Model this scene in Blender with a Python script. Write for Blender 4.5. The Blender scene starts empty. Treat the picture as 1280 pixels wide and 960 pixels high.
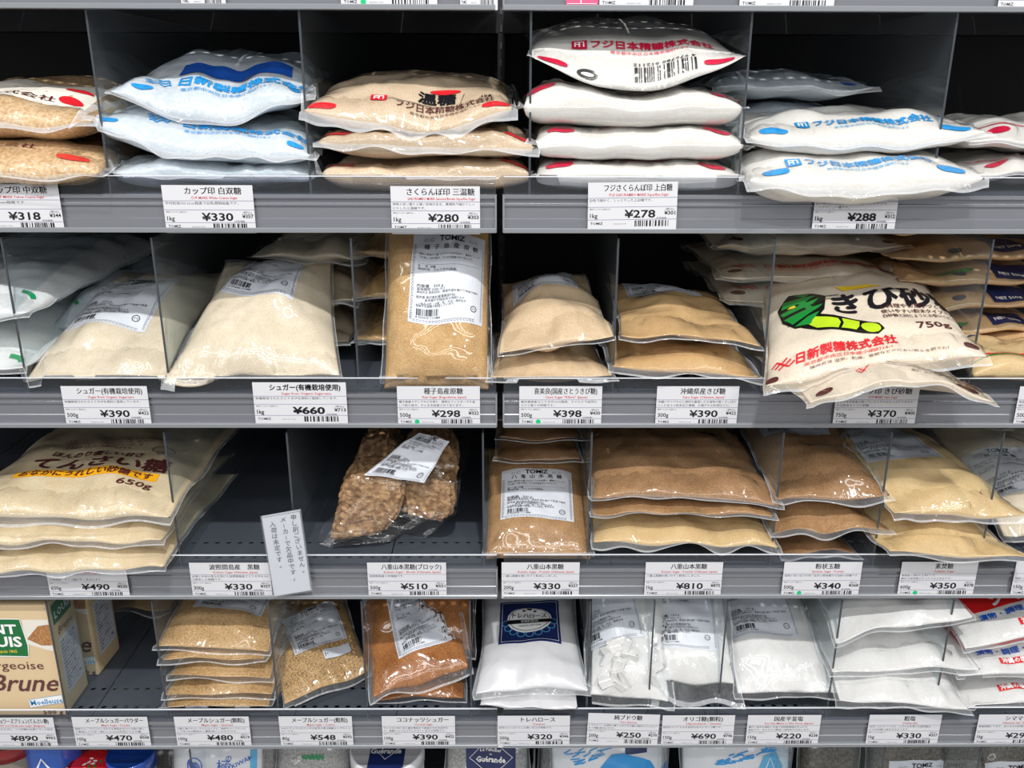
import bpy, bmesh, math, random
import numpy as np
from mathutils import Vector, Matrix, Euler

# ------------------------------------------------------------------ camera, world, lights, exposure
sc = bpy.context.scene
COL = sc.collection
PXF = 1100.0                                   # focal length in pixels of the 1280 px frame
EYE = Vector((0.0, -0.803, 1.25))
cam_d = bpy.data.cameras.new('camera'); cam = bpy.data.objects.new('camera', cam_d); COL.objects.link(cam)
cam_d.sensor_fit = 'HORIZONTAL'; cam_d.sensor_width = 36.0; cam_d.lens = PXF / 1280 * 36.0
cam_d.clip_start = 0.01; cam_d.clip_end = 50
CAMR = (Matrix.Rotation(math.radians(-0.5), 3, 'Z') @ Matrix.Rotation(math.radians(90 - 18.4), 3, 'X')
        @ Matrix.Rotation(math.radians(0.18), 3, 'Z'))
cam.matrix_world = Matrix.Translation(EYE) @ CAMR.to_4x4()
sc.camera = cam

world = bpy.data.worlds.new('world'); sc.world = world; world.use_nodes = True
wb = world.node_tree.nodes['Background']
wb.inputs[0].default_value = (0.98, 0.985, 1.0, 1); wb.inputs[1].default_value = 0.42

def strip_light(x, y, z, length, width, power, tx=0, ty=0.05, tz=0.9):
    d = bpy.data.lights.new('ceiling_strip_light', 'AREA'); d.shape = 'RECTANGLE'
    d.size = length; d.size_y = width; d.energy = power; d.color = (1.0, 0.995, 0.98)
    o = bpy.data.objects.new('ceiling_strip_light', d); COL.objects.link(o)
    o.location = (x, y, z)
    o.rotation_euler = (Vector((x, ty, tz)) - Vector((x, y, z))).to_track_quat('-Z', 'Y').to_euler()
    return o
def down_light(x, y, z, r, power):
    d = bpy.data.lights.new('ceiling_down_light', 'AREA'); d.shape = 'DISK'; d.size = 2*r; d.energy = power; d.color = (1.0, 0.985, 0.96)
    o = bpy.data.objects.new('ceiling_down_light', d); COL.objects.link(o); o.location = (x, y, z)
    o.rotation_euler = (Vector((x*.4, .05, .9))-Vector((x, y, z))).to_track_quat('-Z', 'Y').to_euler()
down_light(0.1, -1.25, 2.75, .032, 27)          # compact lamps over the aisle
down_light(-1.5, -1.25, 2.75, .032, 8); down_light(1.6, -1.25, 2.75, .032, 8)
for ry_ in (-2.0, -2.8, -3.7):                  # continuous lamp rows further back
    strip_light(0, ry_, 2.8, 6.5, .13, 21)

sc.view_settings.view_transform = 'Standard'; sc.view_settings.look = 'None'
sc.view_settings.gamma = 1.0; sc.view_settings.use_curve_mapping = False
sc.view_settings.exposure = 0.12
sc.cycles.transparent_max_bounces = 20

# ------------------------------------------------------------------ pixel -> point helpers
def ray(px, py):
    return CAMR @ Vector(((px - 640) / PXF, -(py - 480) / PXF, -1.0))
def at(px, py, Y):                              # the point seen at a pixel, at depth Y
    r = ray(px, py); k = (Y - EYE.y) / r.y
    return EYE + r * k
def xat(px, z, Y):                              # x of an image column at height z and depth Y
    lo, hi = 0, 0
    py = 480
    for _ in range(12):
        p = at(px, py, Y)
        py += (p.z - z) * 1250
    return at(px, py, Y).x

RB = [1.25 - h for h in (-.0646, .122, .311, .502, .692, .882)]     # rail bottoms
FL_ = [z + .033 for z in RB]                                        # deck heights
LIP = [z + .050 for z in RB]                                        # top of the clear lip
GAPX = 0.5 * (xat(622, RB[2], 0) + xat(628, RB[2], 0))

# ------------------------------------------------------------------ materials
MATS = {}
def rgb(c):                                     # sRGB 0-255 -> linear
    return tuple((v/255/12.92 if v/255 <= .04045 else ((v/255+.055)/1.055)**2.4) for v in c) + (1.0,)
def pm(name, col, rough=.5, spec=.5, metal=0, coat=0, crough=.08, col2=None, scale=200, bump=0, bscale=None,
       cbump=0, cscale=28, sub=0, alpha=1, trans=0):
    if name in MATS: return MATS[name]
    m = bpy.data.materials.new(name); m.use_nodes = True; nt = m.node_tree
    b = nt.nodes['Principled BSDF']; b.inputs['Base Color'].default_value = rgb(col)
    b.inputs['Roughness'].default_value = rough; b.inputs['Specular IOR Level'].default_value = spec
    b.inputs['Metallic'].default_value = metal; b.inputs['Coat Weight'].default_value = coat
    b.inputs['Coat Roughness'].default_value = crough; b.inputs['Coat IOR'].default_value = 1.65
    tc = nt.nodes.new('ShaderNodeTexCoord')
    if col2 is not None:
        n = nt.nodes.new('ShaderNodeTexNoise'); n.inputs['Scale'].default_value = scale; n.inputs['Detail'].default_value = 3
        n2 = nt.nodes.new('ShaderNodeTexNoise'); n2.inputs['Scale'].default_value = scale/14; n2.inputs['Detail'].default_value = 2
        r = nt.nodes.new('ShaderNodeValToRGB'); r.color_ramp.elements[0].position = .36; r.color_ramp.elements[1].position = .62
        r.color_ramp.elements[0].color = rgb(col2); r.color_ramp.elements[1].color = rgb(col)
        ad = nt.nodes.new('ShaderNodeMath'); ad.operation = 'MULTIPLY_ADD'; ad.inputs[1].default_value = .35; 
        nt.links.new(tc.outputs['Object'], n.inputs['Vector']); nt.links.new(tc.outputs['Object'], n2.inputs['Vector'])
        sb = nt.nodes.new('ShaderNodeMath'); sb.operation = 'SUBTRACT'; sb.inputs[1].default_value = .5
        nt.links.new(n2.outputs[0], sb.inputs[0]); nt.links.new(sb.outputs[0], ad.inputs[0]); nt.links.new(n.outputs[0], ad.inputs[2])
        nt.links.new(ad.outputs[0], r.inputs[0]); nt.links.new(r.outputs[0], b.inputs['Base Color'])
    if bump:
        n = nt.nodes.new('ShaderNodeTexNoise'); n.inputs['Scale'].default_value = bscale or scale; n.inputs['Detail'].default_value = 2
        nt.links.new(tc.outputs['Object'], n.inputs['Vector'])
        bu = nt.nodes.new('ShaderNodeBump'); bu.inputs['Strength'].default_value = bump; bu.inputs['Distance'].default_value = .001
        nt.links.new(n.outputs[0], bu.inputs['Height']); nt.links.new(bu.outputs[0], b.inputs['Normal'])
    if cbump:                                   # crinkled film over the contents
        n = nt.nodes.new('ShaderNodeTexNoise'); n.noise_type = 'RIDGED_MULTIFRACTAL'; n.inputs['Scale'].default_value = cscale*.55
        n.inputs['Detail'].default_value = 3.5; n.inputs['Roughness'].default_value = .45; n.inputs['Distortion'].default_value = .5
        n2 = nt.nodes.new('ShaderNodeTexNoise'); n2.inputs['Scale'].default_value = cscale*.5; n2.inputs['Detail'].default_value = 1
        nt.links.new(tc.outputs['Object'], n.inputs['Vector']); nt.links.new(tc.outputs['Object'], n2.inputs['Vector'])
        pw = nt.nodes.new('ShaderNodeMath'); pw.operation = 'MULTIPLY_ADD'; pw.inputs[1].default_value = .42
        nt.links.new(n.outputs[0], pw.inputs[0]); nt.links.new(n2.outputs[0], pw.inputs[2])
        bu = nt.nodes.new('ShaderNodeBump'); bu.inputs['Strength'].default_value = min(1, cbump*1.7); bu.inputs['Distance'].default_value = .034
        nt.links.new(pw.outputs[0], bu.inputs['Height']); nt.links.new(bu.outputs[0], b.inputs['Coat Normal'])
    if sub:
        b.inputs['Subsurface Weight'].default_value = sub; b.inputs['Subsurface Radius'].default_value = (.01, .008, .006)
        b.inputs['Subsurface Scale'].default_value = .3
    MATS[name] = m
    return m
def film(name, fac, col=(250, 252, 255), rough=.12, haze=.0, bump=.5, scale=40):     # clear or milky plastic film
    if name in MATS: return MATS[name]
    m = bpy.data.materials.new(name); m.use_nodes = True; nt = m.node_tree
    b = nt.nodes['Principled BSDF']; b.inputs['Base Color'].default_value = rgb(col); b.inputs['Roughness'].default_value = rough
    b.inputs['Specular IOR Level'].default_value = .8
    t = nt.nodes.new('ShaderNodeBsdfTransparent'); t.inputs[0].default_value = (.97, .98, .99, 1)
    lw = nt.nodes.new('ShaderNodeLayerWeight'); lw.inputs[0].default_value = .45
    ma = nt.nodes.new('ShaderNodeMath'); ma.operation = 'MULTIPLY_ADD'; ma.inputs[1].default_value = .30; ma.inputs[2].default_value = fac
    ma.use_clamp = True
    mix = nt.nodes.new('ShaderNodeMixShader')
    if bump:
        tc = nt.nodes.new('ShaderNodeTexCoord'); n = nt.nodes.new('ShaderNodeTexNoise'); n.inputs['Scale'].default_value = scale
        n.inputs['Distortion'].default_value = 1.5
        nt.links.new(tc.outputs['Object'], n.inputs['Vector'])
        bu = nt.nodes.new('ShaderNodeBump'); bu.inputs['Strength'].default_value = bump; bu.inputs['Distance'].default_value = .01
        nt.links.new(n.outputs[0], bu.inputs['Height']); nt.links.new(bu.outputs[0], b.inputs['Normal'])
    nt.links.new(lw.outputs['Facing'], ma.inputs[0]); nt.links.new(ma.outputs[0], mix.inputs[0])
    nt.links.new(t.outputs[0], mix.inputs[1]); nt.links.new(b.outputs[0], mix.inputs[2])
    nt.links.new(mix.outputs[0], nt.nodes['Material Output'].inputs[0])
    MATS[name] = m
    return m
def gloss_film(name):
    m = bpy.data.materials.new(name); m.use_nodes = True; nt = m.node_tree; nt.nodes.remove(nt.nodes['Principled BSDF'])
    t = nt.nodes.new('ShaderNodeBsdfTransparent'); g = nt.nodes.new('ShaderNodeBsdfGlossy'); g.inputs['Roughness'].default_value = .13
    lw = nt.nodes.new('ShaderNodeLayerWeight'); lw.inputs[0].default_value = .5
    p_ = nt.nodes.new('ShaderNodeMath'); p_.operation = 'POWER'; p_.inputs[1].default_value = 2.5
    q_ = nt.nodes.new('ShaderNodeMath'); q_.operation = 'MULTIPLY_ADD'; q_.inputs[1].default_value = .6; q_.inputs[2].default_value = .05
    mx = nt.nodes.new('ShaderNodeMixShader'); tc = nt.nodes.new('ShaderNodeTexCoord')
    n = nt.nodes.new('ShaderNodeTexNoise'); n.noise_type = 'RIDGED_MULTIFRACTAL'; n.inputs['Scale'].default_value = 26; n.inputs['Detail'].default_value = 2
    bu = nt.nodes.new('ShaderNodeBump'); bu.inputs['Strength'].default_value = .9; bu.inputs['Distance'].default_value = .009
    nt.links.new(tc.outputs['Object'], n.inputs['Vector']); nt.links.new(n.outputs[0], bu.inputs['Height']); nt.links.new(bu.outputs[0], g.inputs['Normal'])
    nt.links.new(lw.outputs['Facing'], p_.inputs[0]); nt.links.new(p_.outputs[0], q_.inputs[0]); nt.links.new(q_.outputs[0], mx.inputs[0])
    nt.links.new(t.outputs[0], mx.inputs[1]); nt.links.new(g.outputs[0], mx.inputs[2]); nt.links.new(mx.outputs[0], nt.nodes['Material Output'].inputs[0])
    MATS[name] = m
    return m
def acrylic(name, haze, tint):
    m = bpy.data.materials.new(name); m.use_nodes = True; nt = m.node_tree
    nt.nodes.remove(nt.nodes['Principled BSDF'])
    t = nt.nodes.new('ShaderNodeBsdfTransparent'); t.inputs[0].default_value = tint
    d = nt.nodes.new('ShaderNodeBsdfDiffuse'); d.inputs[0].default_value = (.6, .65, .7, 1)
    g = nt.nodes.new('ShaderNodeBsdfGlossy'); g.inputs['Roughness'].default_value = .03
    f = nt.nodes.new('ShaderNodeFresnel'); f.inputs[0].default_value = 1.49
    m1 = nt.nodes.new('ShaderNodeMixShader'); m1.inputs[0].default_value = haze
    m2 = nt.nodes.new('ShaderNodeMixShader')
    nt.links.new(t.outputs[0], m1.inputs[1]); nt.links.new(d.outputs[0], m1.inputs[2])
    geo = nt.nodes.new('ShaderNodeNewGeometry'); mm = nt.nodes.new('ShaderNodeMath'); mm.operation = 'SUBTRACT'; mm.use_clamp = True
    nt.links.new(f.outputs[0], mm.inputs[0]); nt.links.new(geo.outputs['Backfacing'], mm.inputs[1]); nt.links.new(mm.outputs[0], m2.inputs[0]); nt.links.new(m1.outputs[0], m2.inputs[1]); nt.links.new(g.outputs[0], m2.inputs[2])
    nt.links.new(m2.outputs[0], nt.nodes['Material Output'].inputs[0])
    MATS[name] = m
    return m
M_acr = acrylic('acrylic_sheet', .05, (.93, .96, .97, 1))
M_lip = acrylic('clear_lip', .02, (.90, .91, .94, 1))
M_edge = pm('acrylic_edge', (62, 66, 72), .15, .8)
M_lipedge = pm('lip_edge_highlight', (228, 232, 240), .2, .8)  # near-white colour paints the highlight line along the lip's top edge
M_deck = pm('deck_metal', (84, 90, 100), .42, .5, metal=.2, bump=.05, bscale=900)
M_black = pm('black_metal', (22, 23, 26), .55, .3, bump=.1, bscale=600)
M_beam = pm('dark_beam', (44, 44, 48), .45, .4)
M_post = pm('post_metal', (30, 31, 35), .4, .5)
M_slot = pm('slot_rim', (70, 74, 78), .4, .5)
M_rail = pm('rail_metal', (132, 134, 141), .2, .6, metal=.35, coat=.6, crough=.1, cbump=.05, cscale=9)
M_raild = pm('flange_metal', (72, 75, 80), .3, .6, metal=.3, coat=.5)  # darker metal of the deck's folded front flange
M_ledge = pm('rail_ledge', (140, 143, 148), .3, .6, metal=.2)
M_paper = pm('card_paper', (214, 214, 218), .45, .4)
M_ink = pm('black_ink', (22, 22, 28), .5, .3)
M_grey = pm('grey_ink', (62, 64, 74), .5, .3)
M_line = pm('rule_ink', (128, 130, 160), .5, .3)
M_red = pm('red_ink', (200, 75, 80), .5, .3)
M_green = pm('green_dot', (20, 190, 120), .5, .3)

INK = {  # art layer -> (part name, material, stacking order)
 'paper': ('sticker', pm('sticker_paper', (214, 218, 226), .35, .5, bump=.15, bscale=120), 0),
 'card': ('card', M_paper, 0),
 'black': ('black_lettering', M_ink, 3), 'grey': ('small_lettering', M_grey, 2), 'line': ('rule_lines', M_line, 2),
 'red': ('red_lettering', M_red, 3), 'gdot': ('green_dot', M_green, 3),
 'bred': ('red_print', pm('bright_red_print', (226, 38, 48), .3, .5, coat=.6), 3),
 'crim': ('red_print', pm('crimson_print', (206, 22, 66), .3, .5, coat=.6), 3),
 'blue': ('blue_print', pm('blue_print', (36, 150, 220), .3, .5, coat=.6), 3),
 'dblue': ('dark_blue_print', pm('dark_blue_print', (30, 90, 190), .3, .5, coat=.6), 2),
 'lblue': ('light_blue_print', pm('light_blue_print', (95, 180, 225), .3, .5, coat=.5), 2),
 'dblue2': ('blue_lettering', pm('sky_blue_lettering', (60, 150, 205), .4, .4), 5),
 'navy': ('navy_panel', pm('navy_print', (30, 44, 96), .35, .5, coat=.4), 1),
 'white': ('white_print', pm('white_print', (245, 245, 245), .4, .4), 4),
 'brown': ('brown_print', pm('brown_print', (92, 46, 44), .3, .5, coat=.5), 3),
 'orange': ('orange_band', pm('orange_print', (250, 178, 26), .35, .5, coat=.5), 1),
 'lime': ('lime_cane_print', pm('lime_print', (188, 222, 40), .35, .5, coat=.5), 4),
 'leaf': ('green_leaf_print', pm('leaf_print', (28, 140, 58), .35, .5, coat=.5), 4),
 'out': ('black_outline_print', pm('outline_print', (20, 18, 18), .35, .5, coat=.5), 2),
 'yel': ('yellow_print', pm('yellow_print', (240, 205, 40), .35, .5), 3),
 'green': ('green_print', pm('green_print', (24, 150, 90), .35, .5, coat=.4), 3),
 'dgreen': ('green_panel', pm('dark_green_print', (24, 110, 58), .35, .5), 2),
 'redpanel': ('red_panel', pm('red_panel_print', (222, 36, 36), .3, .5, coat=.6), 1),
 'grain': ('sugar_heap_print', pm('sugar_heap_print', (190, 140, 90), .7, .3, col2=(150, 100, 60), scale=500), 1),
 'bowl': ('bowl_print', pm('bowl_print', (232, 226, 215), .5, .3), 0),
}

# ------------------------------------------------------------------ object helpers
def mesh_obj(name, verts, faces, mat, parent=None, smooth=False, origin=None, mat2=None, mi=None):
    me = bpy.data.meshes.new(name)
    v = np.asarray(verts, dtype=float)
    if origin is not None: v = v - np.array(origin)
    me.from_pydata(v.tolist(), [], [tuple(int(i) for i in f) for f in faces]); me.materials.append(mat)
    if smooth: me.polygons.foreach_set('use_smooth', [True]*len(me.polygons))
    if mat2 is not None: me.materials.append(mat2); me.polygons.foreach_set('material_index', mi)
    me.update()
    o = bpy.data.objects.new(name, me); COL.objects.link(o)
    if parent is not None: o.parent = parent
    return o
def thing(name, label, cat, loc=(0, 0, 0), group=None):
    o = bpy.data.objects.new(name, None); COL.objects.link(o); o.location = loc; o.empty_display_size = .02
    o['label'] = label; o['category'] = cat
    if group: o['group'] = group
    return o
def struct(o): o['kind'] = 'structure'; return o
class MB:
    def __init__(s): s.v = []; s.f = []
    def box(s, x0, x1, y0, y1, z0, z1):
        n = len(s.v)
        s.v += [(x, y, z) for z in (z0, z1) for y in (y0, y1) for x in (x0, x1)]
        s.f += [tuple(n+i for i in q) for q in ((0,2,3,1),(4,5,7,6),(0,1,5,4),(2,6,7,3),(0,4,6,2),(1,3,7,5))]
        return s
    def prof(s, pts, x0, x1):                    # closed (y,z) profile swept along x
        n = len(s.v); k = len(pts)
        s.v += [(x0, y, z) for y, z in pts] + [(x1, y, z) for y, z in pts]
        for i in range(k): s.f.append((n+i, n+(i+1) % k, n+k+(i+1) % k, n+k+i))
        s.f.append(tuple(n+i for i in range(k))[::-1]); s.f.append(tuple(n+k+i for i in range(k)))
        return s
    def build(s, name, mat, parent=None, origin=None, smooth=False):
        return mesh_obj(name, s.v, s.f, mat, parent, smooth, origin)
def bevel(o, w, seg=2):
    bm = bmesh.new(); bm.from_mesh(o.data)
    bmesh.ops.recalc_face_normals(bm, faces=bm.faces)
    bmesh.ops.bevel(bm, geom=bm.edges[:]+bm.verts[:], offset=w, segments=seg, affect='EDGES', profile=.5)
    bm.to_mesh(o.data); bm.free(); return o
def lathe(name, prof, mat, parent, n=40, axis='z', center=(0, 0, 0), smooth=True):
    v = []; f = []
    for k in range(n):
        a = 2*math.pi*k/n
        for r, h in prof:
            p = (r*math.cos(a), r*math.sin(a), h) if axis == 'z' else (r*math.cos(a), h, r*math.sin(a))
            v.append((p[0]+center[0], p[1]+center[1], p[2]+center[2]))
    m = len(prof)
    for k in range(n):
        for i in range(m-1):
            a, b = k*m+i, ((k+1) % n)*m+i
            f.append((a, b, b+1, a+1))
    o = mesh_obj(name, v, f, mat, parent, smooth)
    bm = bmesh.new(); bm.from_mesh(o.data); bmesh.ops.remove_doubles(bm, verts=bm.verts, dist=1e-6)
    bmesh.ops.recalc_face_normals(bm, faces=bm.faces); bm.to_mesh(o.data); bm.free()
    return o

# ------------------------------------------------------------------ flat artwork: words, rules, patches
_glyph = {}
def glyphs(s, res=2, weight=0.0):
    key = (s, res, weight)
    if key not in _glyph:
        c = bpy.data.curves.new('lettering', 'FONT'); c.body = s; c.size = 1; c.resolution_u = res; c.fill_mode = 'FRONT'
        c.offset = weight
        o = bpy.data.objects.new('lettering', c); COL.objects.link(o)
        dg = bpy.context.evaluated_depsgraph_get()
        me = o.evaluated_get(dg).to_mesh()
        v = np.zeros(len(me.vertices)*3); me.vertices.foreach_get('co', v); v = v.reshape(-1, 3)[:, :2].copy()
        f = [tuple(p.vertices) for p in me.polygons]
        o.evaluated_get(dg).to_mesh_clear()
        bpy.data.objects.remove(o); bpy.data.curves.remove(c)
        if len(v) == 0: v = np.zeros((0, 2))
        _glyph[key] = (v, f)
    return _glyph[key]
class Art:
    def __init__(s): s.L = {}
    def add(s, key, v, f): s.L.setdefault(key, []).append((np.asarray(v, float), f)); return s
    def text(s, key, t, x, y, h, w=None, al='l', res=2, weight=0.0, rot=0, slant=0):
        wide = any(ord(ch) > 0x2e7f for ch in t)
        v, f = glyphs(t, res, 0.0 if wide else weight)
        if len(v) == 0: return s
        if wide and weight > .008 and (res >= 2 or h > .004):   # heavier strokes by overprinting
            o_ = min(weight, .03)*1.1; sh = [(o_, 0), (-o_, 0), (0, o_), (0, -o_)] if weight > .025 else [(o_, 0), (-o_, 0)]
            n0 = len(v); f = [tuple(i+n0*q for i in p) for q in range(len(sh)) for p in f]; v = np.concatenate([v+np.array(d) for d in sh])
        x0, x1 = v[:, 0].min(), v[:, 0].max(); wd = x1-x0
        k = h/.72
        kx = k if w is None else w/wd
        q = np.stack([(v[:, 0]-x0)*kx, v[:, 1]*k], 1)
        tw = wd*kx
        q[:, 0] -= {'l': 0, 'c': tw/2, 'r': tw}[al]
        q[:, 0] += q[:, 1]*slant
        if rot:
            c, sn = math.cos(rot), math.sin(rot); q = np.stack([q[:, 0]*c-q[:, 1]*sn, q[:, 0]*sn+q[:, 1]*c], 1)
        q[:, 0] += x; q[:, 1] += y
        return s.add(key, q, f)
    def rect(s, key, x0, y0, x1, y1, n=1, m=1):
        xs = np.linspace(x0, x1, n+1); ys = np.linspace(y0, y1, m+1)
        v = [(a, b) for b in ys for a in xs]
        f = [(j*(n+1)+i, j*(n+1)+i+1, (j+1)*(n+1)+i+1, (j+1)*(n+1)+i) for j in range(m) for i in range(n)]
        return s.add(key, v, f)
    def poly(s, key, pts): return s.add(key, pts, [tuple(range(len(pts)))])
    def fan(s, key, pts):
        c = np.mean(np.array(pts), 0); n = len(pts)
        return s.add(key, [tuple(c)]+list(pts), [(0, i+1, (i+1) % n+1) for i in range(n)])
    def oval(s, key, x, y, rx, ry, rot=0, n=20, p=2.0):
        pts = []
        for k in range(n):
            a = 2*math.pi*k/n; c, sn = math.cos(a), math.sin(a)
            u = rx*abs(c)**(2/p)*(1 if c >= 0 else -1); w = ry*abs(sn)**(2/p)*(1 if sn >= 0 else -1)
            pts.append((x+u*math.cos(rot)-w*math.sin(rot), y+u*math.sin(rot)+w*math.cos(rot)))
        return s.fan(key, pts)
    def line(s, key, pts, w, closed=False):
        P = [np.array(p, float) for p in pts]; n = len(P); v = []; f = []
        for i in range(n):
            a = P[i-1] if (i > 0 or closed) else P[i]; b = P[(i+1) % n] if (i < n-1 or closed) else P[i]
            d = b-a; d = d/(np.linalg.norm(d)+1e-9); nn = np.array([-d[1], d[0]])*w/2
            v += [P[i]+nn, P[i]-nn]
        for i in range(n if closed else n-1):
            j = (i+1) % n; f.append((2*i, 2*i+1, 2*j+1, 2*j))
        return s.add(key, v, f)
    def ring(s, key, x, y, rx, ry, w, n=16, a0=0, a1=2*math.pi):
        cl = abs(a1-a0-2*math.pi) < 1e-6
        m = n if cl else n+1
        return s.line(key, [(x+rx*math.cos(a0+(a1-a0)*k/n), y+ry*math.sin(a0+(a1-a0)*k/n)) for k in range(m)], w, cl)
    def barcode(s, key, x, y, w, h, seed=1):
        r = random.Random(seed); u = w/60; p = x
        while p < x+w:
            b = u*r.choice((1, 1, 2, 3)); s.rect(key, p, y, min(p+b, x+w), y+h); p += b+u*r.choice((1, 1, 2, 3))
        return s
    def emit(s, fn, parent, step=.00025, base=.0003, maxlen=None, origin=None, sub=None, child_of=None):
        """fn(xy array, offset) -> xyz array ; one mesh per layer"""
        made = {}
        for key in sorted([k for k in s.L if s.L[k]], key=lambda k: INK[k][2]):
            name, mat, order = INK[key]
            V = []; F = []; n = 0
            for v, f in s.L[key]:
                V.append(v); F += [tuple(i+n for i in q) for q in f]; n += len(v)
            V = np.concatenate(V)
            if maxlen:
                bm = bmesh.new(); vs = [bm.verts.new((a, b, 0)) for a, b in V]
                for q in F:
                    try: bm.faces.new([vs[i] for i in q])
                    except ValueError: pass
                bmesh.ops.triangulate(bm, faces=bm.faces[:])
                for _ in range(4):
                    es = [e for e in bm.edges if e.calc_length() > maxlen]
                    if not es: break
                    bmesh.ops.subdivide_edges(bm, edges=es, cuts=1)
                    bmesh.ops.triangulate(bm, faces=[q for q in bm.faces if len(q.verts) > 3])
                bm.verts.index_update()
                V = np.array([(q.co.x, q.co.y) for q in bm.verts]); F = [tuple(q.index for q in fc.verts) for fc in bm.faces]
                bm.free()
            P = fn(V, base+step*order)
            pa = parent
            if key not in ('paper', 'card') and 'paper' in made: pa = made['paper']
            o = mesh_obj(name, P, F, mat, pa, smooth=False, origin=origin)
            made[key] = o
        return made
# ------------------------------------------------------------------ the setting: back wall, floor, uprights
struct(MB().box(-1.6, 1.6, .402, .42, 0, 1.9).build('wall_back', M_black))
struct(MB().box(-3, 3, -4, .42, -.05, 0).build('floor', pm('floor_tile', (170, 168, 165), .35, .5, col2=(158, 156, 152), scale=6)))
post = thing('shelf_upright', 'black slotted steel upright in the gap between the two shelf runs', 'shelf upright', (GAPX, .2, 0))
MB().box(GAPX-.0045, GAPX+.0045, .375, .40, 0, 1.6).build('post', M_post, post, origin=(GAPX, .2, 0))
mb = MB()
for k in range(58):
    z = .42+k*.02; mb.box(GAPX-.0015, GAPX+.0015, .3735, .3749, z, z+.008)
o = mb.build('slot', M_slot, post, origin=(GAPX, .2, 0)); o['kind'] = 'stuff'
for sd, (xa, xb) in (('left', (-1.3, GAPX-.006)), ('right', (GAPX+.006, 1.3))):
    base = thing('rack_plinth', f'dark plinth standing on the floor under the {sd} shelf run', 'plinth', (0, .2, 0))
    MB().box(xa, xb, .0, .395, 0, .34).build('kick_board', M_beam, base, origin=(0, .2, 0))

# a deck panel with two rows of real holes, shared by all shelves
PW = .1125
def deck_mesh():
    v = []; f = []
    def quad(x0, x1, y0, y1):
        n = len(v); v.extend([(x0, y0, 0), (x1, y0, 0), (x1, y1, 0), (x0, y1, 0)]); f.append((n, n+1, n+2, n+3))
    def cell(x0, x1, y0, y1, r):
        cx, cy = (x0+x1)/2, (y0+y1)/2; n = len(v)
        sq = [(x1, cy), (x1, y1), (cx, y1), (x0, y1), (x0, cy), (x0, y0), (cx, y0), (x1, y0)]
        v.extend([(a, b, 0) for a, b in sq])
        v.extend([(cx+r*math.cos(k*math.pi/4), cy+r*.9*math.sin(k*math.pi/4), 0) for k in range(8)])
        for k in range(8): f.append((n+k, n+(k+1) % 8, n+8+(k+1) % 8, n+8+k))
    g = .0006; w = (PW-2*g); nc = 9; cw = w/nc
    quad(g, PW-g, .004, .020); quad(g, PW-g, .032, .052); quad(g, PW-g, .064, .40)
    for k in range(nc):
        cell(g+k*cw, g+(k+1)*cw, .020, .032, .0031); cell(g+k*cw, g+(k+1)*cw, .052, .064, .0031)
    bm = bmesh.new(); vs = [bm.verts.new(p) for p in v]
    for q in f: bm.faces.new([vs[i] for i in q])
    bmesh.ops.remove_doubles(bm, verts=bm.verts, dist=1e-6)
    r = bmesh.ops.extrude_face_region(bm, geom=bm.faces[:])
    bmesh.ops.translate(bm, verts=[e for e in r['geom'] if isinstance(e, bmesh.types.BMVert)], vec=(0, 0, -.0012))
    bmesh.ops.recalc_face_normals(bm, faces=bm.faces)
    me = bpy.data.meshes.new('deck_panel'); bm.to_mesh(me); bm.free(); me.materials.append(M_deck); return me
DECK = deck_mesh()
ORD = ['top', 'second', 'third', 'fourth', 'fifth', 'lowest']
def shelf(k, side):
    x0, x1 = (GAPX-.0035-.9, GAPX-.0035) if side == 'left' else (GAPX+.0035, GAPX+.0035+.9)
    z = RB[k]; c = (x0+.45, 0, z)
    t = thing('shelf', f'dark metal shelf of the {side} run carrying the {ORD[k]} visible row of price cards' if k < 5 else
              f'dark metal shelf of the {side} run holding salt under the last price cards', 'shelf', c, 'shelf boards of the display rack')
    for j in range(8):
        o = bpy.data.objects.new('deck_panel', DECK); COL.objects.link(o); o.parent = t; o.location = (-.45+j*PW, 0, .033)
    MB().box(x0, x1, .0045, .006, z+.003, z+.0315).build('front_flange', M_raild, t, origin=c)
    MB().box(x0, x1, .34, .37, z+.002, z+.0315).box(x0, x1, .2, .203, z+.014, z+.0315).build('support_beam', M_beam, t, origin=c)
    # price rail: stepped grey extrusion
    pr = [(.0045, z+.034), (-.0005, z+.034), (-.0015, z+.0335), (-.0015, z+.0305), (.0012, z+.0300), (.0012, z+.0262), (-.0004, z+.0257),
          (-.0004, z+.0238), (.0012, z+.0233), (.0012, z+.0128), (.0005, z+.0120), (.0005, z+.0045), (.0045, z+.0045)]
    MB().prof(pr, x0, x1).build('price_rail', M_rail, t, origin=c)
    MB().prof([(.0045, z+.0044), (-.0032, z+.0044), (-.0040, z+.0036), (-.0040, z+.0004), (-.0034, z), (.0045, z)], x0, x1).build('rail_ledge', M_ledge, t, origin=c)
    MB().box(x0, x1, -.0005, .0008, z+.0342, z+.0494).build('clear_lip', M_lip, t, origin=c)
    MB().box(x0, x1, -.0007, .0010, z+.0495, z+.0502).build('lip_edge_highlight', M_lipedge, t, origin=c)
    e = x1 if side == 'left' else x0
    MB().box(e-.0008, e+.0008, -.0018, .004, z+.0002, z+.034).build('end_cap', M_ledge, t, origin=c)
for k in range(6):
    for sd in ('left', 'right'): shelf(k, sd)

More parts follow.
